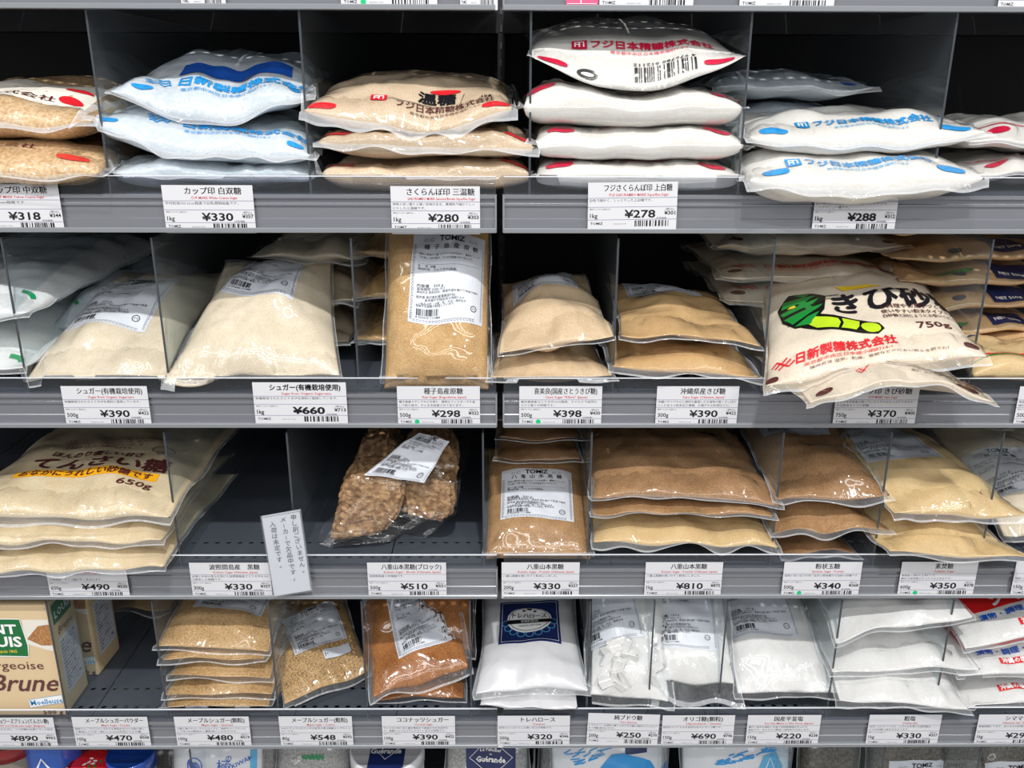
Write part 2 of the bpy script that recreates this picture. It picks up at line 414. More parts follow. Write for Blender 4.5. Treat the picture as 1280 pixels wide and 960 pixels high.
# clear dividers standing on the decks
DIV = {1: [(123, 128), (380, 110), (663, 110), (932, 120), (1188, 80)], 2: [(14, 370), (198, 370), (446, 437), (770, 375), (960, 400), (1230, 370)],
       3: [(215, 620), (363, 600), (604, 600), (738, 600), (976, 580), (1110, 575), (1249, 575)],
       4: [(69, 815), (197, 805), (341, 815), (455, 810), (588, 810), (736, 810), (818, 760), (909, 760), (1046, 800), (1189, 770)],
       5: [(238, 945), (668, 945), (835, 945), (990, 945), (1105, 945), (1225, 945)]}
DNM = {1: 'top', 2: 'second', 3: 'third', 4: 'fourth', 5: 'lowest'}
NTH = ['first', 'second', 'third', 'fourth', 'fifth', 'sixth', 'seventh', 'eighth', 'ninth', 'tenth']
for k, lst in DIV.items():
    for i, (px, py) in enumerate(lst):
        x = at(px, py, .004).x; z = FL_[k]; h = .150 if k > 1 else .157
        t = thing('shelf_divider', f'clear acrylic shelf divider, {NTH[i]} from the left on the {DNM[k]} shelf of goods', 'divider', (x, .004, z), 'clear dividers between the products')
        c = (x, .004, z)
        MB().box(x-.001, x+.001, .0045, .36, z+.0003, z+h).build('sheet', M_acr, t, origin=c)
        MB().box(x-.0009, x+.0009, .0036, .0045, z+.0003, z+h).build('front_edge', M_edge, t, origin=c)

# ------------------------------------------------------------------ price cards
TW, TH = .0815, .0425
def tag(px0, px1, row, title, eng, desc, wt, price, tax, label, big=0, dot=False, rot=0, lift=0, tw=None, yoff=0, sc_=1.0):
    zc = RB[row]+.02
    xa, xb = xat(px0, zc, -.0025), xat(px1, zc, -.0025)
    w = xb-xa; h = TH*sc_
    t = thing('price_card', label, 'price card', (xa, -.0026-yoff, RB[row]+lift), 'price cards in the shelf rails')
    a = Art(); a.rect('card', 0, 0, w, h)
    k = w/TW
    # rules, title, price
    for yy in (.0285, .0205, .0092): a.rect('line', 0, yy*sc_, w, yy*sc_+.00042)
    tl = sum(.5 if ch in '()' else 1 for ch in title)
    tw_ = min(.0064*tl*k, .062*k)
    a.text('black', title, w*.56 if tl < 13 else w*.555, .0350*sc_, .0049, tw_, 'c', 2, .018 if not big else .026)
    a.text('red', eng, w*.57, .0303*sc_, .0024, min(len(eng)*.00155*k, .062*k), 'c', 1, .012)
    for i, dsc in enumerate(desc[:2]):
        a.text('grey', dsc, w*.02, (.0256-.0036*i)*sc_, .0020, min(len(dsc)*.0030*k, w*.95), 'l', 1, .012)
    a.text('grey', '特定アレルゲン品目:なし', w*.02, .0182*sc_, .0012, w*.24, 'l', 1)
    a.text('black', wt, w*.025, .0112*sc_, .0040, None, 'l', 2, .012 if not big else .022)
    a.text('black', price, w*.41, .0112*sc_, .0068, .0285*k*(len(price)/4), 'l', 3, .022 if not big else .035)
    a.text('grey', '(本体価格)', w*.77, .0098*sc_, .0014, w*.12, 'l', 1, .01)
    a.text('grey', '(税込)', w*.87, .0176*sc_, .0016, w*.1, 'l', 1, .005)
    a.text('black', tax, w*.985, .0135*sc_, .0033, w*.125, 'r', 2, .02)
    a.text('black', 'TOMIZ', w*.03, .0050*sc_, .0024, w*.14, 'l', 1, .01); a.text('grey', ':', w*.185, .0052*sc_, .0018, None, 'l', 1)
    a.text('grey', '4952505111490', w*.29, .0052*sc_, .0009, w*.15, 'l', 1)
    a.barcode('black', w*.53, .0032*sc_, w*.38, .0054*sc_, seed=len(title)*7+px0)
    if dot: a.oval('gdot', w*.22+.001, .0062*sc_, .0024, .0024)
    cr, sr = math.cos(rot), math.sin(rot)
    def fn(V, off): return np.stack([V[:, 0]*cr-V[:, 1]*sr, -off*np.ones(len(V)), V[:, 0]*sr+V[:, 1]*cr], 1)
    made = a.emit(fn, t, step=.00004, base=.0)
    return t
R_ = math.radians
tag(-38, 77, 1, 'カップ印 中双糖', 'CUP MARK Yellow Coarse Sugar', ['粒径は2.3～3.0mm程度です', 'す。'], '1kg', '¥318', '¥344', 'white price card reading ¥318 under the amber coarse sugar at far left')
tag(205, 318, 1, 'カップ印 白双糖', 'CUP MARK White Coarse Sugar', ['平均粒径は3.2mm程度で白色透明結晶です。'], '1kg', '¥330', '¥357', 'white price card reading ¥330 for white coarse sugar', lift=-.0005)
tag(489, 600, 1, 'さくらんぼ印 三温糖', 'SAKURAMBO MARK Sanonto/Brown Superfine Sugar', ['特有の甘い香りと強い甘味がある、黄褐色で細かくしっ', 'とりした三温糖です。'], '1kg', '¥280', '¥303', 'white price card reading ¥280 below the light brown sugar bags', lift=-.001)
tag(735, 846, 1, 'フジさくらんぼ印 上白糖', 'FUJI SAKURAMBO MARK Superfine Sugar', ['白色で細かく、しっとりした上白糖です。'], '1kg', '¥278', '¥301', 'slightly tilted white price card reading ¥278 below the four stacked white bags', rot=R_(.9), lift=.0025, yoff=.0012)
tag(1017, 1121, 1, 'フジさくらんぼ印 グラニュー糖', 'FUJI Granulated Sugar', ['白い粒状の結晶(平均0.35mm)でサラサラと', 'したグラニュー糖です。'], '1kg', '¥288', '¥312', 'white price card reading ¥288, its top covered by a drooping white bag', big=1, lift=.0005)
tag(80, 187, 2, 'シュガー(有機栽培使用)', 'Sugar from Organic Sugarcane', ['有機栽培されたさとうきびを原料に使用しています。'], '500g', '¥390', '¥422', 'white price card for 500g at ¥390 below the labelled pale organic sugar')
tag(318, 434, 2, 'シュガー(有機栽培使用)', 'Sugar from Organic Sugarcane', ['有機栽培されたさとうきびを原料に使用しています。'], '1kg', '¥660', '¥713', 'larger white price card with bold digits reading ¥660', big=1, lift=.003, sc_=1.02)
tag(497, 600, 2, '種子島産原糖', 'Raw Sugar (Kagoshima, Japan)', ['種子島産のサトウキビを搾り、異物をフィルターでろ過', 'して取り除き、そのまま結晶させてあります。'], '500g', '¥298', '¥322', 'white price card reading ¥298 with green dot, below the upright golden raw sugar', dot=True)
tag(649, 752, 2, '喜美良(国産さとうきび糖)', 'Cane Sugar "Kibira" (Japan)', ['鹿児島県産さとうきび100%使用。マイルドで自然な', 'コクと香りが特徴です。'], '500g', '¥398', '¥430', 'white price card reading ¥398 with green dot, first card right of the upright', dot=True)
tag(820, 922, 2, '沖縄県産きび糖', 'Cane Sugar (Okinawa, Japan)', ['沖縄のサトウキビに原料を厳選した水溶性が高くさっぱり', 'とした甘さの粉末加工黒糖。お菓子やお料理などに。'], '300g', '¥390', '¥422', 'white price card for 300g at ¥390 below the two tan cane sugar bags')
tag(1043, 1146, 2, 'カップ印 きび砂糖', 'CUP MARK Cane Sugar', ['さとうきび本来の持っているミネラルたっぷりのまろや', 'かな粉末タイプの砂糖。'], '750g', '¥370', '¥400', 'white price card reading ¥370 partly hidden by overhanging cane sugar bags')
tag(1270, 1374, 2, 'ゴールデンキャスター', 'Golden Caster Sugar', ['英国産の', '細かい砂糖です。'], '500g', '¥590', '¥637', 'white price card cut off at the right edge below the navy printed packets')
tag(60, 160, 3, 'てんさい糖', 'Beet Sugar', ['', '北海道産、オリゴ糖が多く含まれます。'], '650g', '¥490', '¥530', 'white price card reading ¥490, its top covered by bulging beet sugar bags')
tag(239, 339, 3, '波照間島産　黒糖', 'Kokuto Sugar (Okinawa, Japan)', ['太陽と大地の恵みを受けた波照間島産さとうきびを100', '%使用した黒糖です。'], '300g', '¥330', '¥357', 'white price card at the left of the handwritten notice')
tag(460, 558, 3, '八重山本黒糖(ブロック)', 'Kokuto Sugar - Blocks (Okinawa, Japan)', ['波照間島産の本黒糖です。'], '500g', '¥510', '¥551', 'white price card reading ¥510 below the brown sugar blocks')
tag(627, 724, 3, '八重山本黒糖', 'Kokuto Sugar - Powder (Okinawa, Japan)', ['八重山黒糖を使いやすく粉末にしました。'], '200g', '¥330', '¥357', 'white price card under the squat labelled 200g brown powder bag')
tag(806, 902, 3, '八重山本黒糖', 'Kokuto Sugar - Powder (Okinawa, Japan)', ['八重山黒糖を使いやすく粉末にしました。'], '1kg', '¥810', '¥875', 'white price card reading ¥810 under the widest dark brown powder bags')
tag(978, 1075, 3, '粉状玉糖', 'Gyokuto Sugar - Powder', ['独特の深い甘さを持つ自然の風味豊かな伝統の砂糖です。'], '500g', '¥340', '¥368', 'white price card reading ¥340 with green dot, under two stacked brown bags', dot=True)
tag(1124, 1219, 3, '素焚糖', 'Sudakito Sugar', ['奄美産の原料を主体にした', '素朴な風味豊かなコクのある甘みです。'], '600g', '¥350', '¥378', 'white price card reading ¥350 whose top hides behind an overhanging yellow-beige bag', dot=True)
tag(1266, 1361, 3, '和三盆糖', 'Wasanbonto Sugar', ['', '伝統の砂糖です。'], '150g', '¥690', '¥745', 'white price card reading 150g cut off by the right edge')
tag(-28, 70, 4, 'ベルジョワーズブリュン(てんさい糖)', 'SAINT LOUIS Brown Sugar (Belgium)', ['しっとりとした柔らかさに、この砂糖は北東フランス地方', 'の名産です。'], '500g', '¥890', '¥962', 'white price card reading ¥890 in front of the cream paper box', sc_=.985)
tag(93, 187, 4, 'メープルシュガーパウダー', 'Maple Sugar - Powder', ['純粋なメープルシロップだけを煮詰め水分のみ取り除い', 'て食品にパウダー状にした100%天然のカエデ糖。'], '100g', '¥470', '¥508', 'white price card reading ¥470 below the empty space beside the paper box')
tag(220, 313, 4, 'メープルシュガー(顆粒)', 'Maple Sugar - Granules', ['上質に溶けるメープルシロップと、純粋なメープルシロ', 'ップを100%煮詰めし顆粒状にしたものです。'], '100g', '¥480', '¥519', 'white price card reading ¥480 below the pile of granulated maple bags')
tag(350, 441, 4, 'メープルシュガー(粗粒)', 'Maple Sugar - Coarse', ['100%ナチュラルなカナダ大自然の恵み高級メープルシュ', 'ガーです。'], '80g', '¥548', '¥592', 'white price card reading ¥548 below the small bag of coarse golden lumps')
tag(478, 569, 4, 'ココナッツシュガー', 'Coconut Sugar', ['ヤシの木に咲く花の蜜を煮詰めて高温させお大自然な', 'す。黒糖のようなコクとやさしい甘さが特徴です。'], '100g', '¥390', '¥422', 'white price card under the orange-brown coconut sugar')
tag(622, 712, 4, 'トレハロース', 'Trehalose', ['自然のさっぱりとした軽い甘さが特徴です。'], '200g', '¥320', '¥346', 'white price card for ¥320 below the silvery white pouch')
tag(733, 822, 4, '純ブドウ糖', 'Pure Glucose', ['とうもろこしを原料に厳しさまざまな糖に純粋なでんぷんブ', 'ドウ糖(含水)です。'], '200g', '¥250', '¥270', 'crooked white price card reading ¥250 with a crease', rot=R_(-1.9), lift=.0045, yoff=.0012)
tag(827, 917, 4, 'オリゴ糖(顆粒)', 'Oligosaccharide - Granules', ['自然からつくられる自然な甘みのオリゴ糖です。'], '150g', '¥690', '¥746', 'white price card reading ¥690 right of the crooked card')
tag(933, 1024, 4, '国産平釜塩', 'Sea Salt Made in Flat Stove (Japan)', ['瀬戸の海水を原料に平釜で長時間煮詰め仕上げた', '逸品です。まろやかで素材の旨味を引き出します。'], '150g', '¥220', '¥238', 'white price card reading ¥220 below the flat sea salt bag')
tag(1084, 1174, 4, '粗塩', 'Coarse Salt', ['天然しおからつくられ、にがり分を残した自然塩な', 'のでお料理の味を引き立てます。'], '1kg', '¥330', '¥357', 'white price card for coarse salt under three unprinted white bags')
tag(1220, 1312, 4, 'シママース', 'Okinawan Salt "Shimamasu"', ['食塩同様にてます。あらゆるお料理にお使いください。'], '1kg', '¥290', '¥314', 'white price card starting ¥29 cut off by the right edge')
# cards of the row above, only their lower strips are in frame
for (a_, b_, col, dt, lb) in ((425, 546, 0, 1, 'white card edge with a green dot at the top edge, left run'), (575, 622, 0, 0, 'white card edge beside the upright at the top edge'),
        (750, 868, 0, 0, 'white card edge with barcode right of the pink card'), (926, 1045, 0, 0, 'white card edge with barcode at the top, right of centre'), (1251, 1365, 0, 0, 'white card edge in the top right corner'), (224, 280, 0, 0, 'short white card edge at the top left')):
    tag(a_, b_, 0, '砂糖', 'Sugar', [''], '1kg', '¥300', '¥324', lb, dot=bool(dt))
xa, xb = xat(708, RB[0]+.02, -.0025), xat(748, RB[0]+.02, -.0025)
pk = thing('pink_card', 'small pink card with white lettering at the top edge', 'price card', (xa, -.0028, RB[0]+.004))
MB().box(0, xb-xa, 0, .0004, 0, .04).build('card', pm('pink_card', (226, 92, 132), .4), pk)
INKP = Art().text('white', '1', .012, .0015, .006, None).rect('white', .001, .001, xb-xa-.001, .0014)
INKP.emit(lambda V, off: np.stack([V[:, 0], -off*np.ones(len(V)), V[:, 1]], 1), pk, step=.00005)

# handwritten sold-out card in a clear sleeve
p = [at(343, 745, -.007), at(390, 737, -.007), at(327, 645, -.007)]
ux = (p[1]-p[0]); w_ = ux.length; ux.normalize(); uy = (p[2]-p[0]); h_ = uy.length; uy.normalize()
n_ = Vector((0, -1, 0))
nt_ = thing('handwritten_notice', 'white handwritten sold-out notice leaning in a clear sleeve over the rail', 'notice', p[0])
def npm(V, off): return np.array([tuple(ux*a+uy*b+n_*off) for a, b in V])
m_ = MB(); q = [ux*a+uy*b+n_*c for c in (0, .0012) for a, b in ((0, 0), (w_, 0), (w_, h_), (0, h_))]
m_.v = [tuple(v) for v in q]; m_.f = [(3, 2, 1, 0), (4, 5, 6, 7), (0, 1, 5, 4), (1, 2, 6, 5), (2, 3, 7, 6), (3, 0, 4, 7)]
bevel(m_.build('paper', M_paper, nt_), .0003, 1)
ar = Art()
for ci, (s_, y0_, xx) in enumerate((('申し訳ございません。', .90, .80), ('メーカーで欠品中です。', .895, .53), ('入荷は未定です。', .86, .25))):
    for i, ch in enumerate(s_):
        if ch == 'ー': ar.rect('black', w_*xx+.0002*i-.0002, h_*(y0_-.073*i)-.0005, w_*xx+.0002*i+.0002, h_*(y0_-.073*i)+.0042); continue
        ar.text('black', ch, w_*(xx+.006*i+.012*(1-ci)*0), h_*(y0_-.073*i), .0047, None, 'c', 2, -.004, rot=R_(-4+(i*37 % 9)-4))
ar.line('grey', [(0, 0), (w_, 0), (w_, h_), (0, h_)], .0004, True)
ar.line('black', [(w_*.985, .002), (w_*.985, h_-.001)], .0003); ar.line('black', [(w_*.02, h_*.985), (w_*.98, h_*.985)], .0003)
ar.emit(npm, nt_, step=.00005, base=.0014)
sl = MB(); q = [ux*a+uy*b+n_*c for c in (.0018, .0021) for a, b in ((-.001, -.001), (w_+.0012, -.001), (w_+.0012, h_+.001), (-.001, h_+.001))]
sl.v = [tuple(v) for v in q]; sl.f = m_.f
sl.build('sleeve', film('sleeve_film', .02, bump=0), nt_)
# ------------------------------------------------------------------ filled bags
UP = np.array([0, 0, 1.0])
def nz(seed, k=5, f0=1.0, f1=3.0):              # cheap smooth 2-D noise made of random waves
    r = np.random.RandomState(seed); a = r.uniform(0, 2*np.pi, k); f = r.uniform(f0, f1, k); p = r.uniform(0, 6.28, k)
    return lambda x, y: sum(np.sin(2*np.pi*f[i]*(np.cos(a[i])*x+np.sin(a[i])*y)+p[i]) for i in range(k))/k**.5
def ridge(seed, k=4, f0=20, f1=60):             # sharp folds along one coordinate
    r = np.random.RandomState(seed); f = r.uniform(f0, f1, k); p = r.uniform(0, 3.14, k); w = r.uniform(.5, 1, k)
    return lambda x, y: sum(w[i]*(1-2*np.abs(np.sin(np.pi*f[i]*x+p[i]+y*r.uniform(-20, 20)))) for i in range(k))/k
HMX, HMY, HMC = -1.1, -.14, .003               # height of what already lies there, per 3 mm cell, per shelf
HM = {}
for _k in range(6):
    _m = np.full((740, 190), -9.0); _y = HMY+np.arange(190)*HMC
    _m[:, (_y > -.0035) & (_y < .0035)] = LIP[_k]; _m[:, _y >= .0035] = FL_[_k]; HM[_k] = _m
def hm_at(k, X, Y):
    i = ((X-HMX)/HMC+.5).astype(int); j = ((Y-HMY)/HMC+.5).astype(int); r = np.full(np.shape(X), -9.0)
    for a_ in (-1, 0, 1):
        for b_ in (-1, 0, 1): r = np.maximum(r, HM[k][np.clip(i+a_, 0, 739), np.clip(j+b_, 0, 189)])
    return r
def hm_add(k, Pt):                              # rasterise the top surface
    Q = Pt
    for ax in (0, 1):
        a_ = np.take(Q, range(Q.shape[ax]-1), axis=ax); b_ = np.take(Q, range(1, Q.shape[ax]), axis=ax)
        mid = (a_+b_)/2; sh = list(Q.shape); sh[ax] = sh[ax]*2-1; R2 = np.zeros(sh)
        sl0 = [slice(None)]*3; sl1 = [slice(None)]*3; sl0[ax] = slice(0, None, 2); sl1[ax] = slice(1, None, 2)
        R2[tuple(sl0)] = Q; R2[tuple(sl1)] = mid; Q = R2
    i = np.clip(((Q[..., 0]-HMX)/HMC+.5).astype(int), 0, 739).ravel(); j = np.clip(((Q[..., 1]-HMY)/HMC+.5).astype(int), 0, 189).ravel()
    np.maximum.at(HM[k], (i, j), Q[..., 2].ravel())
class Bag:
    def __init__(s, name, label, cat, group, fl, fr, L, T, mat, filmm, yaw=0, pitch=0, arch=0, droop=0, a=2.6, b=.6, bot=.8, seed=1,
                 wr=.003, ears=.05, ff=.010, fs=.004, lump=.0022, N=54, floor=None, sag=0, flapdroop=.004, back=None, fold=None, rough=1.0, fb=None,
                 crease=None, taper=0, cr=.0017, wrap=.032, crn=None):
        s.root = thing(name, label, cat, group=group)
        FLc = np.array(fl, float); FRc = np.array(fr, float); ex = FRc-FLc; s.W = np.linalg.norm(ex); ex /= s.W
        h = np.array([-ex[1], ex[0], 0]); h /= np.linalg.norm(h)
        cy, sy = math.cos(R_(-yaw)), math.sin(R_(-yaw)); h = np.array([h[0]*cy-h[1]*sy, h[0]*sy+h[1]*cy, 0])
        ey = h*math.cos(R_(pitch))+UP*math.sin(R_(pitch)); n = np.cross(ex, ey); n /= np.linalg.norm(n)
        s.ex, s.ey, s.n, s.L = ex, ey, n, L
        t_ = np.linspace(0, 1, N+1); g = .55*t_+.45*(.5-.5*np.cos(np.pi*t_))
        S, Tt = np.meshgrid(g, g, indexing='ij')
        s.g = g; s.N = N; W = s.W
        n1 = nz(seed, 5, 6, 16); n2 = nz(seed+50, 6, 25, 60); rf = ridge(seed+7); rs = ridge(seed+9, 4, 15, 40); nd = nz(seed+3, 4, 8, 22)
        def M(S, Tt):
            p = np.clip(1-np.abs(2*Tt-1)**2, 0, 1); q = np.clip(1-np.abs(2*S-1)**2, 0, 1)
            u = .5+(S-.5)*(1-ears*p)*(1-taper*np.clip(Tt, 0, 1)); v = .5+(Tt-.5)*(1-ears*.8*q*(W/L if W < L else 1))
            P = FLc+ex*(u*W)[..., None]+ey*(v*L)[..., None]
            z = arch*np.sin(np.pi*np.clip(S, 0, 1))*np.exp(-np.clip(Tt, 0, 1)*2.5)-droop*np.exp(-Tt/.10)-sag*np.sin(np.pi*np.clip(S, 0, 1))*np.exp(-Tt/.15)
            z = z+.5*lump*nd(S*W, Tt*L)*2
            if crease is not None:              # a fold that dents the bag: (s, t, width, depth)
                cs, ct, cw, cd = crease; z = z-cd*np.exp(-(((S-cs)*W)**2+((Tt-ct)*L)**2)/cw**2)
            return P+UP*z[..., None]
        H = np.clip(1-np.abs(2*S-1)**a, 0, 1)**b*np.clip(1-np.abs(2*Tt-1)**a, 0, 1)**b
        edge = np.exp(-Tt*L/.022)+np.exp(-(1-Tt)*L/.022); edgs = np.exp(-S*W/.016)+np.exp(-(1-S)*W/.016)
        # folds running in from the seams, fading inwards
        w_ = 1.35*wr*(rf(S*W+.15*(Tt-.5)*L*np.sign(S-.5), Tt*.0)*edge+.6*rs(Tt*L, S*.0)*edgs)*np.minimum(1, 6*H)
        rc = np.random.RandomState(seed+33); cre = 0
        for q in range(7):                      # straight creases between flat facets of film
            an = rc.uniform(0, 3.14); fq = rc.uniform(7, 26); xx = np.cos(an)*S*W+np.sin(an)*Tt*L
            cre = cre+rc.uniform(.4, 1)*(1-2*np.abs(np.sin(np.pi*fq*(xx+.006*np.sin(40*Tt*L+q))+rc.uniform(0, 3))))/(fq/12)
        cre = cr*cre*H**.5*(.30+.70*np.exp(-Tt*L/.045))
        rel = cre+T/2*H+H*(lump*n1(S*W, Tt*L)+.25*lump*n2(S*W, Tt*L)*rough)+w_*H**.35
        mid = M(S, Tt)
        top = mid+n*rel[..., None]; bt = mid-n*((T/2*bot*H)+.4*np.abs(w_)*H)[..., None]
        zc = float(top[..., 2].mean()); s.row = min((k for k in range(6) if FL_[k]-.03 < zc), key=lambda k: -FL_[k])
        lim = hm_at(s.row, bt[..., 0], bt[..., 1])
        dk = np.where(bt[..., 1] >= .0035, FL_[s.row], -9.0); top[..., 2] = np.maximum(top[..., 2], dk+.0012)
        lt = hm_at(s.row, top[..., 0], top[..., 1])+.002; gap = lt-top[..., 2]; top[..., 2] = np.where((gap > 0) & (gap < .005), lt, top[..., 2])
        bt[..., 2] = np.maximum(bt[..., 2], np.minimum(lim+.0006, np.maximum(top[..., 2]-.0008, dk+.0006)))
        s.top = top; s.T = T
        du = np.gradient(top, axis=0); dv = np.gradient(top, axis=1); nn = np.cross(du, dv); nn /= (np.linalg.norm(nn, axis=2, keepdims=True)+1e-12)
        s.tn = nn
        du = np.gradient(bt, axis=0); dv = np.gradient(bt, axis=1); nb = -np.cross(du, dv); nb /= (np.linalg.norm(nb, axis=2, keepdims=True)+1e-12)
        s.bt = bt; s.bn = nb
        c = bt[N//2]; seg = np.linalg.norm(np.diff(c, axis=0), axis=1); s.arcb = np.concatenate([[0], np.cumsum(seg)])
        # arc length from the front seam, along the centre
        c = top[N//2]; seg = np.linalg.norm(np.diff(c, axis=0), axis=1); s.arc = np.concatenate([[0], np.cumsum(seg)])
        cc = top[:, N//2]; seg = np.linalg.norm(np.diff(cc, axis=0), axis=1); s.arcs = np.concatenate([[0], np.cumsum(seg)]); s.arcs -= s.arcs[-1]/2
        # mesh
        K = N+1; V = list(top.reshape(-1, 3)); idx = np.arange(K*K).reshape(K, K); F = []
        for i in range(N):
            for j in range(N): F.append((idx[i, j], idx[i+1, j], idx[i+1, j+1], idx[i, j+1]))
        bi = idx.copy(); m = K*K
        for i in range(1, N):
            for j in range(1, N): V.append(bt[i, j]); bi[i, j] = m; m += 1
        for i in range(N):
            for j in range(N): F.append((bi[i, j], bi[i, j+1], bi[i+1, j+1], bi[i+1, j]))
        V = np.array(V); o = V.mean(0); o[2] = V[:, 2].min(); s.o = o
        s.root.location = o
        s.body = mesh_obj('filling', V, F, mat, s.root, True, origin=o)
        # film margin around the seams
        if filmm is not None:
            rim = [(i, 0) for i in range(N)]+[(N, j) for j in range(N)]+[(i, N) for i in range(N, 0, -1)]+[(0, j) for j in range(N, 0, -1)]
            fbk = ff if fb is None else fb
            ww = nz(seed+20, 5, 8, 30); VV = []; FF = []; nr = len(rim)
            rng = np.random.RandomState(seed+90)
            for q, (i, j) in enumerate(rim):
                S0, T0 = g[i], g[j]; d = np.zeros(3)
                ox = -fs if i == 0 else (fs if i == N else 0); oy = -ff if j == 0 else (fbk if j == N else 0)
                d = ex*ox+ey*oy; per = (S0*W if j in (0, N) else T0*L+.3)
                wv = ww(np.array(per), np.array(per*.3)); wid = 1+.30*ww(np.array(per*.6+3), np.array(1.))
                amt = ff if j in (0, N) else fs
                pull = ((1-abs(2*S0-1)) if j == 0 else 0)
                inn = top[i, j]-d*.15/(1)
                base_ = inn
                for l, fr_ in enumerate((0, .74, .92)):
                    P = base_+d*fr_*wid+n*(wv*amt*.28*fr_)-UP*(flapdroop*fr_**1.5*(1 if j == 0 else .3))
                    VV.append(P)
            for q in range(nr):
                r2 = (q+1) % nr
                for l in range(2): FF.append((q*3+l, r2*3+l, r2*3+l+1, q*3+l+1))
            VV = np.array(VV)
            lv = hm_at(s.row, VV[:, 0], VV[:, 1])+.0008; gp = lv-VV[:, 2]; VV[:, 2] = np.where((gp > 0) & (gp < .025), lv, VV[:, 2])
            VV[:, 2] = np.maximum(VV[:, 2], np.where(VV[:, 1] >= .0035, FL_[s.row]+.0008, -9))
            s.film = mesh_obj('film_seam', VV, FF, filmm, s.root, True, origin=o, mat2=F_rim, mi=[0, 1]*nr)
            if wrap: s.crumple(min(wrap, s.arc[-1]*.4), seed, amp=.0034 if crn is None else crn)
        hm_add(s.row, s.top)
    def crumple(s, d1, seed, amp=.0022, base=.0007, cell=.0042, d0=.0005, mat=None, x0=-.475, x1=.475):
        rc = np.random.RandomState(seed+500); nx = max(8, int(s.W*(x1-x0)/cell)); ny = max(3, int((d1-d0)/(cell*2.2)))
        XX, DD = np.meshgrid(np.linspace(x0*s.W, x1*s.W, nx+1), np.linspace(d0, d1, ny+1), indexing='ij')
        jx = rc.uniform(-.42, .42, XX.shape)*cell; jd = rc.uniform(-.42, .42, XX.shape)*cell*1.8; jx[0] = jx[-1] = 0; jd[:, 0] = 0
        jd[:, -1] = rc.uniform(-1.2, .4, nx+1)*cell
        h = rc.uniform(0, 1, XX.shape)**1.6*amp; h[:, 0] *= .2; h[:, -1] *= .1; h[0] *= .3; h[-1] *= .3
        V = s.surf((XX+jx).ravel(), (DD+jd).ravel(), 0.0)
        nn = s.surf((XX+jx).ravel(), (DD+jd).ravel(), 1.0)-V
        V = V+nn*(base+h.ravel())[:, None]
        idx = np.arange((nx+1)*(ny+1)).reshape(nx+1, ny+1); F = []
        for i in range(nx):
            for j in range(ny):
                q = (idx[i, j], idx[i+1, j], idx[i+1, j+1], idx[i, j+1])
                F += [(q[0], q[1], q[2]), (q[0], q[2], q[3])] if rc.rand() < .5 else [(q[0], q[1], q[3]), (q[1], q[2], q[3])]
        return mesh_obj('film_wrap', V, F, mat or F_crum, s.root, True, origin=s.o)
    def surf(s, X, D, off, low=False):                     # metres from the centre line, metres up from the front seam
        tt = np.interp(D, s.arcb if low else s.arc, s.g); ss = np.interp(X, s.arcs, s.g)
        K = s.N
        fi = np.interp(ss, s.g, np.arange(K+1)); fj = np.interp(tt, s.g, np.arange(K+1))
        i = np.clip(fi.astype(int), 0, K-1); j = np.clip(fj.astype(int), 0, K-1); a = (fi-i)[:, None]; b = (fj-j)[:, None]
        def bl(A): return A[i, j]*(1-a)*(1-b)+A[i+1, j]*a*(1-b)+A[i, j+1]*(1-a)*b+A[i+1, j+1]*a*b
        nn = bl(s.bn if low else s.tn); nn /= (np.linalg.norm(nn, axis=1, keepdims=True)+1e-12)
        return bl(s.bt if low else s.top)+nn*off
    def art(s, art, x=0, d=0, rot=0, sc=1, maxlen=.006, base=.0004, skew=0, low=False):
        c, sn = math.cos(R_(rot))*sc, math.sin(R_(rot))*sc
        def fn(V, off):
            X = x+V[:, 0]*c-V[:, 1]*sn+skew*V[:, 1]; D = getattr(s, 'shift', 0)+d+V[:, 0]*sn+V[:, 1]*c
            return s.surf(X, D, off, low)
        art.emit(fn, s.root, step=.00018, base=base, maxlen=maxlen, origin=s.o)
        return s

# -------- contents and films
def sugar(name, c1, c2, scale=900, cb=.5, crough=.07, bump=.5, coat=1, cs=26, sub=0):
    return pm(name, c1, .75, .25, 0, coat, crough, c2, scale, bump, scale, cb, cs, sub)
S_white = sugar('white_sugar', (222, 226, 226), (215, 219, 220), 300, .45, .07, 0)
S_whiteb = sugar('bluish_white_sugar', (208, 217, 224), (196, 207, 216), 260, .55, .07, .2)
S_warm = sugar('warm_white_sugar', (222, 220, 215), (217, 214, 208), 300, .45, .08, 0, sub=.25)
S_amber = sugar('amber_coarse_sugar', (222, 192, 152), (192, 154, 108), 330, .5, .07, .9)
S_brownl = sugar('light_brown_sugar', (214, 193, 166), (200, 176, 146), 700, .45, .08, .3)
S_org = sugar('organic_pale_sugar', (226, 214, 192), (208, 194, 168), 1100, .5, .07, .5)
S_gold = sugar('golden_raw_sugar', (210, 174, 122), (176, 136, 86), 1100, .4, .06, .7)
S_kib = sugar('pale_cane_sugar', (218, 194, 162), (200, 174, 138), 900, .5, .07, .3)
S_tan = sugar('tan_cane_sugar', (206, 172, 124), (192, 154, 106), 900, .5, .07, .3)
S_paper = sugar('printed_cream_film', (224, 212, 194), (216, 202, 182), 500, .28, .14, .1, .5)
S_beet = sugar('beet_sugar', (226, 210, 178), (210, 188, 150), 1000, .45, .08, .5)
S_dbr = sugar('dark_brown_powder', (176, 138, 100), (142, 106, 72), 900, .5, .07, .5)
S_mbr = sugar('brown_powder', (184, 146, 104), (148, 112, 76), 1000, .5, .07, .5)
S_yel = sugar('yellow_beige_powder', (216, 190, 142), (202, 172, 124), 900, .45, .08, .3)
S_map = sugar('maple_granules', (206, 174, 128), (172, 134, 88), 620, .45, .07, .8)
